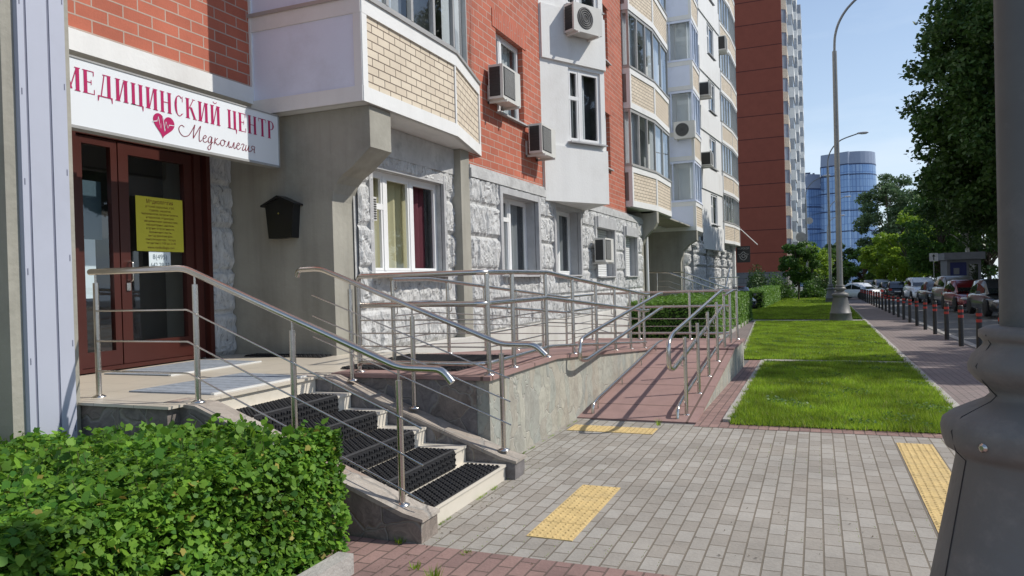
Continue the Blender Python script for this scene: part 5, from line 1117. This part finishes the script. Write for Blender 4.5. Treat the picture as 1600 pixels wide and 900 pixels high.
# ---------------------------------------------------------------- cars
def car(kind, pm, loc, rz, label):
    L_, W, H = {'sedan': (4.6, 1.78, 1.45), 'hatch': (4.1, 1.74, 1.50), 'suv': (4.7, 1.88, 1.74)}[kind]
    t = thing('parked_car', (0, 0, 0), label, 'car', 'cars parked along the street'); OFF[t.name] = (0, 0, 0)
    hb = .58*H if kind == 'suv' else .60*H; hw = W/2
    # lower body; front points to -y
    S = [(0, .42, .74), (.06, .62, .80), (.25, .70, .92), (.9, hb-.10, .97), (1.25, hb-.03, .98), (L_*.45, hb, 1), (L_*.72, hb+.02, .99), (L_*.88, hb+.04, .96), (L_-.22, hb+.0, .92), (L_-.05, hb-.12, .86), (L_, .5, .78)]
    if kind == 'suv': S = [(s, z+.10, k) for s, z, k in S]
    lo = .20 if kind != 'suv' else .28
    V, F = [], []; ns = 10
    for s, zt, k in S:
        a = hw*k; zz = [lo+.02, lo, lo+.12, .52*zt+.12, zt-.10, zt]; xx = [a*.80, a*.92, a*1.0, a*1.0, a*.96, a*.80]
        ring = [(x, s-L_/2, z) for x, z in zip(xx, zz)]+[(-x, s-L_/2, z) for x, z in list(zip(xx, zz))[::-1]]; V += ring
    n = 12
    for i in range(len(S)-1):
        for j in range(n): F.append((i*n+j, (i+1)*n+j, (i+1)*n+(j+1) % n, i*n+(j+1) % n))
    F += [tuple(range(n)), tuple(range((len(S)-1)*n, len(S)*n))[::-1]]
    m_ = MB(); m_.add(V, F, True); body = m_.build('body', pm, t, off=(0,0,0))
    # greenhouse
    f0, f1, r1, r0 = {'sedan': (1.25, 1.95, 3.15, 3.95), 'hatch': (1.05, 1.75, 3.35, 4.0), 'suv': (1.25, 1.85, 4.1, 4.55)}[kind]
    zb = hb+(.10 if kind == 'suv' else 0)-.03
    G = [(f0, zb, .80, zb+.02), ((f0+f1)/2, zb, .84, (zb+H)/2-.012), (f1, zb, .86, H-.05), ((f1+r1)/2, zb, .87, H), (r1, zb, .86, H-.04), ((r1+r0)/2, zb, .84, (zb+H)/2-.01), (r0, zb, .80, zb+.03)]
    V, F = [], []
    for s, z0, k, z1 in G:
        a = hw*k*.98; tt = (z1-z0)/(H-zb); b_ = a-(a*.16)*tt; y = s-L_/2
        V += [(a, y, z0), (b_, y, z1-.05*tt), (b_*.86, y, z1), (-b_*.86, y, z1), (-b_, y, z1-.05*tt), (-a, y, z0)]
    for i in range(len(G)-1):
        for j in range(5): F.append((i*6+j, (i+1)*6+j, (i+1)*6+j+1, i*6+j+1))
    m_ = MB(); m_.add(V, F, True); m_.build('roof', pm, t, off=(0,0,0))
    # glass: slightly proud panes
    def P_(i, j): return Vector(V[i*6+j])
    gm = MB(); e = Vector((0, 0, .012))
    def pane(a, b, c, d, n_, inset=.1):
        cx = (a+b+c+d)/4; q = [cx+(p-cx)*(1-inset)+n_*.022 for p in (a, b, c, d)]; gm.add([tuple(p) for p in q], [(0,1,2,3)])
    ws = MB(); 
    pane(P_(0,0)*.5+P_(0,1)*.5, P_(2,1), P_(2,4), P_(0,5)*.5+P_(0,4)*.5, Vector((0,-.6,.8)), .07)
    pane(P_(4,1), P_(6,0)*.5+P_(6,1)*.5, P_(6,5)*.5+P_(6,4)*.5, P_(4,4), Vector((0,.6,.8)), .10)
    gm.build('windscreen', 'carglass', t, off=(0,0,0)); gm = MB()
    for sgn, (ja, jb) in ((1, (0, 1)), (-1, (5, 4))):
        n_ = Vector((sgn, 0, .1)); mid = lambda i, q: P_(i, ja)*(1-q)+P_(i, jb)*q
        pane(mid(1, .12), mid(1, .85), mid(3, .88), mid(3, .10), n_, .07); pane(mid(3, .10), mid(3, .88), mid(5, .85), mid(5, .12), n_, .07)
    gm.build('side_window', 'carglass', t, off=(0,0,0))
    wr = .33 if kind != 'suv' else .37
    for sy in (.80, L_-.85):
        for sgn in (1, -1):
            x = sgn*(hw-.10); y = sy-L_/2; w_ = MB(); w_.lathe([(wr*.62, -.11), (wr*.95, -.11), (wr, -.07), (wr, .07), (wr*.95, .11), (wr*.62, .11)], (x, y, wr), 18, axis='x'); wl = w_.build('wheel', 'tyre', t, off=(0,0,0))
            w_ = MB(); w_.lathe([(wr*.63, -.10), (wr*.63, .10)], (x, y, wr), 18, axis='x'); w_.build('rim', 'rim', wl, off=(0,0,0))
            w_ = MB(); c0 = sgn*(hw-.004); pts = [(c0, y+(wr+.06)*math.cos(q), wr+(wr+.06)*math.sin(q)) for q in np.linspace(-.3, math.pi+.3, 16)]; w_.add(pts if sgn < 0 else pts, [tuple(range(16))]); w_.build('wheel_arch', 'plastic', body, off=(0,0,0))
    for sgn in (1, -1):
        h_ = MB(); a = hw*.80; z_ = S[1][1]; h_.lathe([(.03, -.06), (.11, -.03), (.13, .02), (.03, .05)], (0, 0, 0), 10, axis='y'); h_.v = [(x*1.5+sgn*a*.80, y*1.2-L_/2+.06, z*.62+z_-.02) for x, y, z in h_.v]; h_.build('headlight', 'headlight', t, off=(0,0,0))
        h_ = MB(); h_.box(sgn*hw*.70-.14, L_/2-.12, hb-.22, sgn*hw*.70+.14, L_/2-.015, hb-.04); h_.build('tail_light', 'bred', t, off=(0,0,0))
        h_ = MB(); h_.box(sgn*(hw+.08)-.09, f0+.28-L_/2, zb+.02, sgn*(hw+.08)+.07, f0+.38-L_/2, zb+.15); h_.build('mirror', pm, t, off=(0,0,0))
    h_ = MB(); h_.box(-hw*.42, -L_/2-.015, S[1][1]-.14, hw*.42, -L_/2+.1, S[1][1]-.04); h_.box(-hw*.72, -L_/2-.012, lo+.03, hw*.72, -L_/2+.15, lo+.16); h_.build('grille', 'plastic', t, off=(0,0,0))
    h_ = MB(); h_.box(-.26, -L_/2-.03, lo+.13, .26, -L_/2-.01, lo+.24); h_.box(-.26, L_/2+.002, .55, .26, L_/2+.02, .66); h_.build('number_plate', 'plate', t, off=(0,0,0))
    t.location = loc; t.rotation_euler = (math.atan(-K), 0, rz); return t
def park(kind, pm, x, y, label, rz=.06):
    return car(kind, pm, (x, y+2.2, zg(y+2)), rz, label)
park('hatch', 'p_dark', 7.0, 34.0, 'dark grey hatchback, nearest of the parked cars, cut by the lamp pole')
park('hatch', 'p_red', 6.85, 40.2, 'dark red hatchback parked second in the row of cars')
park('suv', 'p_champ', 7.3, 46.5, 'tall silver grey off-roader behind the red hatchback')
park('sedan', 'p_dark', 7.3, 54, 'dark grey saloon between the white and the silver off-roaders')
park('suv', 'p_white', 7.0, 59.5, 'white off-roader standing taller in the middle of the row')
park('sedan', 'p_white', 8.06, 80, 'white saloon parked left of the white off-roader', rz=math.pi+.05)
park('hatch', 'p_black', 6.78, 76, 'black car with its rear to the street just left of the white saloon', rz=math.pi)
park('sedan', 'p_dark', 6.72, 83, 'dark saloon left of the black car')
park('suv', 'p_silver', 6.66, 90, 'silver estate car in the far part of the row')
park('hatch', 'p_dark', 6.51, 97, 'dark hatchback left of the silver estate')
park('suv', 'p_champ', 6.32, 104, 'beige off-roader far down the row')
park('sedan', 'p_black', 6.0, 113, 'small dark saloon near the end of the row')
park('suv', 'p_champ', 5.7, 122, 'last pale car visible at the end of the street')
car('sedan', 'p_white', (3.1, 72, zg(72)), math.pi+.75, 'white saloon pulling across the end of the pavement, seen from behind')
car('sedan', 'p_black', (-4.6, 47.5, zg(47)-.05), .25, 'black saloon half hidden behind the clipped hedges by the block')
# ---------------------------------------------------------------- kiosk, road sign, fence
KX = thing('kiosk', (9.6, 62, zg(62)), 'grey flat-roofed street kiosk with a dark blue front behind the parked cars', 'kiosk')
kz = zg(62); m_ = MB(); m_.box(8.6, 61, kz, 10.7, 64, kz+2.95); m_.build('body', 'kiosk', KX)
m_ = MB(); m_.box(8.4, 60.6, kz+2.95, 10.9, 64.2, kz+3.45); m_.build('roof', 'kiosk', KX)
m_ = MB(); m_.box(8.8, 60.96, kz+1.2, 9.8, 60.995, kz+2.75); m_.build('blue_panel', 'blueg', KX); m_ = MB(); m_.box(9.0, 60.93, kz+1.9, 9.35, 60.958, kz+2.35); m_.build('notice', 'kiosk', KX); m_ = MB(); m_.box(9.95, 60.96, kz+1.2, 10.5, 60.995, kz+2.6); m_.build('window', 'carglass', KX)
RS = thing('road_sign', (8.0, 60, zg(60)), 'square white road sign with a black upward arrow on a thin post', 'road sign')
rxs, ry = 7.65, 60; rz_ = zg(60); m_ = MB(); m_.tube([(rxs, ry, rz_), (rxs, ry, rz_+3.4)], .03, 8); m_.build('post', 'galv', RS)
m_ = MB(); m_.box(rxs-.27, ry-.05, rz_+2.85, rxs+.27, ry-.02, rz_+3.42); m_.build('plate', 'signwhite', RS)
m_ = MB(); Ta = lambda u, v, w_: (rxs+u, ry-.05-w_, rz_+v); m_.add([Ta(-.03, 2.93, .004), Ta(.03, 2.93, .004), Ta(.03, 3.18, .004), Ta(.11, 3.18, .004), Ta(0, 3.35, .004), Ta(-.11, 3.18, .004), Ta(-.03, 3.18, .004)], [(0,1,2,6), (3,4,5)]); m_.build('arrow', 'blackbox', RS)
FN = thing('fence', (12, 90, -1), 'long dark metal fence behind the parked cars under the trees', 'fence')
m_ = MB()
for i in range(80):
    y = 62+i*1.0; x = 11+.01*i
    if i % 2 == 0: m_.box(x-.04, y-.04, zg(y), x+.04, y+.04, zg(y)+1.75)
for i in range(40): y = 62+i*2; x = 11+.02*i; m_.box(x-.02, y+.06, zg(y)+.12, x+.02, y+1.94, zg(y)+1.6)
m_.build('panel', 'blackbox', FN)
# ---------------------------------------------------------------- vegetation
def leaf_cloud(P_, size, shape='quad', up=.3, jit=.5, out=None):
    """P_: (n,3) leaf positions; returns vertices of small oriented polygons"""
    n = len(P_); nr = rng.normal(size=(n, 3)); nr[:, 2] = np.abs(nr[:, 2])+up; nr = nr if out is None else nr*.75+out; nr /= np.linalg.norm(nr, axis=1)[:, None]
    a = np.cross(nr, rng.normal(size=(n, 3))); a /= np.linalg.norm(a, axis=1)[:, None]; b = np.cross(nr, a)
    s = size*rng.uniform(1-jit, 1+jit, n)[:, None]
    if shape == 'quad': K_ = [(-.5, 0), (0, -.38), (.55, 0), (0, .38)]
    elif shape == 'lobed': K_ = [(-.46, 0), (-.40, -.30), (-.16, -.40), (.06, -.54), (.15, -.34), (.33, -.25), (.60, 0), (.33, .25), (.15, .34), (.06, .54), (-.16, .40), (-.40, .30)]
    V = np.stack([P_+a*s*x+b*s*y+nr*s*(.10*abs(y)*2-.06*x) for x, y in K_], 1)
    return V.reshape(-1, 3), len(K_)
def hedge(loc, x0, x1, y0, y1, z0, z1, n, size, mt, label, shape='quad', bump=.05, ztop=None, core=True, grp=None, nname='hedge', jit=.5, holes=0):
    t = thing(nname, loc, label, 'hedge', grp)
    # sample points mostly near the surface of the box (top and sides)
    w_ = np.array([(x1-x0)*(y1-y0), (y1-y0)*(z1-z0), (y1-y0)*(z1-z0)*.6, (x1-x0)*(z1-z0), (x1-x0)*(z1-z0)*.5]); w_ = w_/w_.sum()
    f = rng.choice(5, n, p=w_); u, v = rng.random(n), rng.random(n); d = np.abs(rng.normal(0, 1, n))*.09-.02
    X = x0+(x1-x0)*u; Y = y0+(y1-y0)*v; Z = z0+(z1-z0)*rng.random(n)
    X = np.where(f == 1, x1-d, np.where(f == 2, x0+d, X)); Y = np.where(f == 3, y0+d, np.where(f == 4, y1-d, np.where((f == 1) | (f == 2), y0+(y1-y0)*u, Y)))
    Y = np.where((f == 1) | (f == 2), y0+(y1-y0)*u, Y); top = z1+bump*(np.sin(X*5.1+1)*np.sin(Y*4.3)+.6*np.sin(X*11+Y*7))
    if ztop is not None: top = ztop(X, Y)+bump*(np.sin(X*5.1+1)*np.sin(Y*4.3)+.6*np.sin(X*11+Y*7))
    Z = np.where(f == 0, top-d, z0+(top-z0)*rng.random(n))
    bx = bump*.8*np.sin(Z*9+Y*5); by = bump*.8*np.sin(Z*8+X*5)
    X = X+np.where(f == 1, bx, 0); Y = Y+np.where(f == 3, by, 0)
    # round the upper edges
    for q in (X, Y): pass
    od = np.zeros((n, 3)); od[:, 0] = np.where(f == 1, 1.0, np.where(f == 2, -1.0, 0)); od[:, 1] = np.where(f == 3, -1.0, np.where(f == 4, 1.0, 0)); od[:, 2] = np.where(f == 0, .9, .35)
    PP = np.stack([X, Y, Z], 1)
    if holes:        # dark gaps between sprays of leaves
        q = np.sin(X*19+2*np.sin(Z*11+Y*3))*np.sin(Y*17+1.7*np.sin(X*9))*np.sin(Z*21+X*5)+.5*np.sin(X*37+Z*31)*np.sin(Y*33-Z*23); keep = (q < holes) | (rng.random(n) < .18); PP = PP[keep]; od = od[keep]
    sz = size
    V, k = leaf_cloud(PP, sz, shape, jit=jit, out=od*.55)
    if nname == 'hedge' and shape == 'lobed':
        nd = len(PP)//70; fast_mesh('yellowed_leaves', V.reshape(-1, k, 3)[:nd].reshape(-1, 3), k, 'leaf_dry', t, off=loc); V = V.reshape(-1, k, 3)[nd:].reshape(-1, 3)
    fast_mesh('leaves', V, k, mt, t, off=loc)
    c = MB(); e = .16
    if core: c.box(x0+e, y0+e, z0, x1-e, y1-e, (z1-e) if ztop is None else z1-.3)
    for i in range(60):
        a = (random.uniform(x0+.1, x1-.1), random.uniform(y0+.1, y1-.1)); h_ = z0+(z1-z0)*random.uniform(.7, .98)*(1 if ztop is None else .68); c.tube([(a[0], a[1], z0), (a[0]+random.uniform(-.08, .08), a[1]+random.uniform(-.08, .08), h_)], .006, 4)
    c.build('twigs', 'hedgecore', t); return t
for (xa, xb, ya, yb, n_, z_) in ((-.9, 1.4, 8.4, 14.8, 3200, .055), (-1.6, 1.4, 15.4, 24, 2600, .06)):     # clover and weeds in patches
    X = rng.uniform(xa, xb, n_*3); Y = rng.uniform(ya, yb, n_*3); k_ = np.sin(X*3.7+np.sin(Y*2))*np.sin(Y*3.1)+.5*np.sin(X*9+Y*5) > .55; X, Y = X[k_], Y[k_]
    V, k = leaf_cloud(np.stack([X, Y, np.where(Y < 9, 0, -K*(Y-9))+z_*rng.uniform(.7, 1.2, len(X))], 1), .026, 'lobed', up=1.2); fast_mesh('clover', V, k, 'leaf_mid', kind='stuff')
# near hedge, leaf by leaf
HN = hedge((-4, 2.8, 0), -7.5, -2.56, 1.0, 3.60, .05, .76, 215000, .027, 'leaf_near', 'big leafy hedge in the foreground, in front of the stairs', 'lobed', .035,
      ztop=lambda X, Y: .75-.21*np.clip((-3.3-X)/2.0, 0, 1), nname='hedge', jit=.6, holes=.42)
# shoots standing out of the top
def shoots(t, loc, n, xr, yr, z, h):
    Vs = []; st = MB()
    for i in range(n):
        x, y = random.uniform(*xr), random.uniform(*yr); zz = z(x); hh = random.uniform(.04, h); lx, ly = random.uniform(-.05, .05), random.uniform(-.05, .05)
        st.tube([(x, y, zz-.12), (x+lx, y+ly, zz+hh)], .0018, 4)
        for k in range(5): q = .3+.7*k/4; Vs.append((x+lx*q+random.uniform(-.03, .03), y+ly*q+random.uniform(-.03, .03), zz+hh*q))
    V, k = leaf_cloud(np.array(Vs), .042, 'lobed'); fast_mesh('shoot_leaves', V, k, 'leaf_near', t, off=loc); tag(st.build('shoot', 'stalk', t), kind='stuff')
shoots(HN, (-4, 2.8, 0), 330, (-6.8, -2.6), (2.0, 3.55), lambda x: .75-.21*min(1, max(0, (-3.3-x)/2.0)), .11)
hz2 = zg(21)
hedge((-3.7, 26, hz2), -5.0, -2.52, 20.6, 32.2, hz2-.1, .93, 60000, .055, 'leaf_hedge', 'clipped box hedge behind the ramp platform', 'quad', .03, grp='clipped hedges along the block')
hedge((-3.8, 58, zg(58)), -4.4, -3.05, 48.5, 72, zg(60)-.2, .62, 26000, .10, 'leaf_hedge', 'second clipped hedge further along, near the red tower', 'quad', .03, grp='clipped hedges along the block')
def tree(x, y, h, cr, n, mt, label, zb=2.0, leaf=.16, cl=60, clr=.9, squash=1.0, name='tree', bark='bark', tr=.18, group='street trees', taper=.0, seed=1, shape='quad'):
    rg = np.random.default_rng(seed); z0 = zg(y); t = thing(name, (x, y, z0), label, 'tree', group)
    zc = (zb+h)/2; rz_ = (h-zb)/2
    # clump centres in an ellipsoid shell + inside
    cs = []
    while len(cs) < cl:
        p = rg.normal(size=3); p /= np.linalg.norm(p); r_ = rg.uniform(.35, 1)**.45; q = p*r_
        wz = 1-taper*max(0, q[2]); cs.append((x+q[0]*(cr-clr*.6)*wz, y+q[1]*(cr-clr*.6)*wz, z0+zc+q[2]*(rz_-clr*.4)))
    cs = np.array(cs); rr = rg.uniform(.55, 1.15, cl)*clr
    idx = rg.choice(cl, n, p=(rr**2)/(rr**2).sum()); d = rg.normal(size=(n, 3)); d /= np.linalg.norm(d, axis=1)[:, None]
    rad = rr[idx]*rg.uniform(.2, 1, n)**.4*rg.uniform(.8, 1.15, n); P_ = cs[idx]+d*rad[:, None]*np.array([1, 1, .62*squash])
    P_[:, 2] -= .12*np.hypot(P_[:, 0]-cs[idx][:, 0], P_[:, 1]-cs[idx][:, 1])
    V, k = leaf_cloud(P_, leaf, shape); fast_mesh('crown', V, k, mt, t, off=(x, y, z0))
    m_ = MB(); top = (x+rg.uniform(-.3, .3), y+rg.uniform(-.3, .3), z0+h*.8)
    m_.tube([(x, y, z0-.2), (x+.05, y, z0+zb*.8), (x*.5+top[0]*.5, y*.5+top[1]*.5, z0+h*.5), top], [tr*1.2, tr, tr*.6, .04], 9)
    for i in range(0, cl, max(1, cl//22)):
        c_ = cs[i]; hh = min(c_[2]-.3, z0+zb*.8+(c_[2]-z0-zb*.8)*.45); hh = max(hh, z0+zb*.6); m_.tube([(x, y, hh), ((x+c_[0])/2, (y+c_[1])/2, (hh+c_[2])/2+.2), tuple(c_)], [tr*.45, tr*.28, .02], 5)
    m_.build('trunk', bark, t); return t
# the big dark maple on the right and its neighbours
tree(10.3, 41, 19.5, 6.2, 130000, 'leaf_dark', 'huge dark maple overhanging the parked cars at the right', 1.6, .21, 320, 1.25, seed=3, tr=.28)
tree(12.4, 51, 18, 5.6, 50000, 'leaf_dark', 'dark tree right behind the big maple, over the kiosk', 3.2, .24, 90, 1.2, seed=4, tr=.25)
tree(17.5, 33, 17, 5, 22000, 'leaf_dark', 'dark tree at the right edge, mostly behind the lamp pole', 2.5, .22, 80, 1.2, seed=5, tr=.25)
tree(13.5, 64, 15, 4.4, 16000, 'leaf_mid', 'birch with white trunk behind the kiosk', 4.5, .22, 60, 1.1, seed=6, bark='birch', tr=.16)
tree(11.3, 70, 14, 4.0, 14000, 'leaf_dark', 'dark tree with a white birch trunk above the white off-roader', 4.2, .22, 60, 1.0, seed=7, bark='birch', tr=.16)
tree(10.6, 79, 11, 3.6, 12000, 'leaf_mid', 'mid green tree behind the row of cars, left of the birches', 1.5, .25, 55, 1.0, seed=8)
tree(9.0, 88, 9.2, 3.4, 13000, 'leaf_light', 'bright yellow-green tree over the far parked cars', 1.2, .24, 50, .9, seed=9)
tree(10.8, 96, 10, 3.9, 12000, 'leaf_light', 'yellow-green tree right of the brightest one', 1.2, .26, 50, 1.0, seed=10)
tree(8.0, 104, 7.8, 3.2, 9000, 'leaf_light', 'lower yellow-green tree at the left end of the tree row', .8, .26, 45, .9, seed=11)
tree(6.4, 122, 7, 3.4, 8000, 'leaf_mid', 'small far green tree below the glass tower', .5, .3, 40, .9, seed=12)
tree(10.4, 128, 18.5, 5.6, 20000, 'leaf_willow', 'tall blue-green poplar in front of the glass tower', 3, .32, 90, 1.3, seed=13, tr=.3)
tree(15.0, 135, 17, 5.0, 14000, 'leaf_willow', 'shorter blue-green tree right of the tall poplar', 3, .32, 70, 1.3, seed=14, tr=.3)
tree(18, 110, 18, 6.0, 16000, 'leaf_dark', 'dark background tree between the poplar and the maple', 2, .32, 80, 1.4, seed=15, tr=.3)
tree(-1.6, 72, 5.6, 1.85, 9000, 'leaf_mid', 'small round young tree on the far lawn by the red tower', 1.2, .17, 45, .6, seed=16, tr=.06)
tree(-.6, 100, 7.2, 2.6, 7000, 'leaf_light', 'light green shrubby tree behind the small round tree', .5, .22, 40, .8, seed=17)
tree(1.2, 108, 6.4, 2.6, 7000, 'leaf_mid', 'green tree at the far end of the lawn behind the lamps', .4, .25, 40, .8, seed=18)
tree(-2.6, 120, 9.5, 3.2, 8000, 'leaf_mid', 'taller green tree beside the tower facade', 1, .3, 50, 1.0, seed=19)
tree(2.6, 130, 9, 3.6, 8000, 'leaf_dark', 'dark green tree closing the street in the distance', .5, .3, 50, 1.0, seed=20)
def bush(x, y, r_, h, n, mt, label, leaf=.12, seed=1):
    rg = np.random.default_rng(seed); z0 = zg(y); t = thing('bush', (x, y, z0), label, 'bush', 'bushes'); d = rg.normal(size=(n, 3)); d[:, 2] = np.abs(d[:, 2]); d /= np.linalg.norm(d, axis=1)[:, None]
    k_ = 1+.22*np.sin(d[:, 0]*5+seed)+.2*np.sin(d[:, 1]*6)+.15*np.sin(d[:, 2]*8); P_ = np.stack([x+d[:, 0]*r_*k_, y+d[:, 1]*r_*k_, z0+.1+d[:, 2]*h*k_*.85], 1)*1.0; P_ = P_+rg.normal(0, .08, P_.shape)
    inner = rg.uniform(.55, 1, n)[:, None]; c_ = np.array([x, y, z0]); P_ = c_+(P_-c_)*inner
    V, k = leaf_cloud(P_, leaf); fast_mesh('foliage', V, k, mt, t, off=(x, y, z0)); m_ = MB()
    for i in range(8): m_.tube([(x, y, z0), (x+random.uniform(-.6, .6)*r_, y+random.uniform(-.6, .6)*r_, z0+h*.8)], .02, 5)
    m_.build('stem', 'bark', t)
bush(-5.2, 74, 1.7, 2.6, 7000, 'leaf_dark', 'dark loose bush against the grey tower plinth', .15, 2)
bush(-3.5, 78, 1.5, 2.2, 5000, 'leaf_mid', 'bush between the plinth bush and the small round tree', .15, 3)
bush(.4, 84, 1.7, 2.4, 5000, 'leaf_dark', 'dark green bush right of the small round tree', .16, 4)
bush(-.6, 80, 1.2, 1.8, 4000, 'leaf_mid', 'low green bush behind the small round tree trunk', .15, 9)
bush(12.2, 55, 1.6, 2.9, 6000, 'leaf_light', 'bright leafy bush in front of the kiosk right corner', .16, 5)
bush(-4.3, 56, 1.0, 1.2, 3000, 'leaf_dark', 'small dark shrub between the hedges and the black saloon', .12, 6)
# trees outside the frame whose shade reaches the pavement and the lawns
tree(16.4, 12, 15, 4.5, 12000, 'leaf_dark', 'shade tree across the road, first of the row outside the right edge', 4, .28, 60, 1.2, seed=30, tr=.25)
tree(16.6, 18.5, 15, 4.5, 12000, 'leaf_dark', 'shade tree across the road, second of the row outside the right edge', 4, .28, 60, 1.2, seed=31, tr=.25)
tree(16.5, 25.5, 15, 4.6, 12000, 'leaf_dark', 'shade tree across the road, third of the row outside the right edge', 4, .28, 60, 1.2, seed=32, tr=.25)
tree(14.2, 19.5, 17, 3.0, 8000, 'leaf_dark', 'slim tall shade tree in front of the row outside the right edge', 5, .28, 45, 1.0, seed=33, tr=.2)
tree(15.5, 66, 15, 4.5, 12000, 'leaf_dark', 'dark tree behind the kiosk, right of the birch', 1.5, .28, 60, 1.2, seed=40, tr=.2)
tree(15, 82, 14, 4.5, 10000, 'leaf_dark', 'dark tree further behind the kiosk and the road sign', 1, .3, 60, 1.2, seed=41, tr=.2)
tree(19, 58, 15, 4.5, 9000, 'leaf_dark', 'dark tree far right behind the nearest parked cars', 1.5, .3, 60, 1.2, seed=42, tr=.2)
tree(13.5, 100, 13, 4.5, 9000, 'leaf_dark', 'dark tree behind the yellow-green trees', .6, .32, 55, 1.2, seed=43, tr=.2)
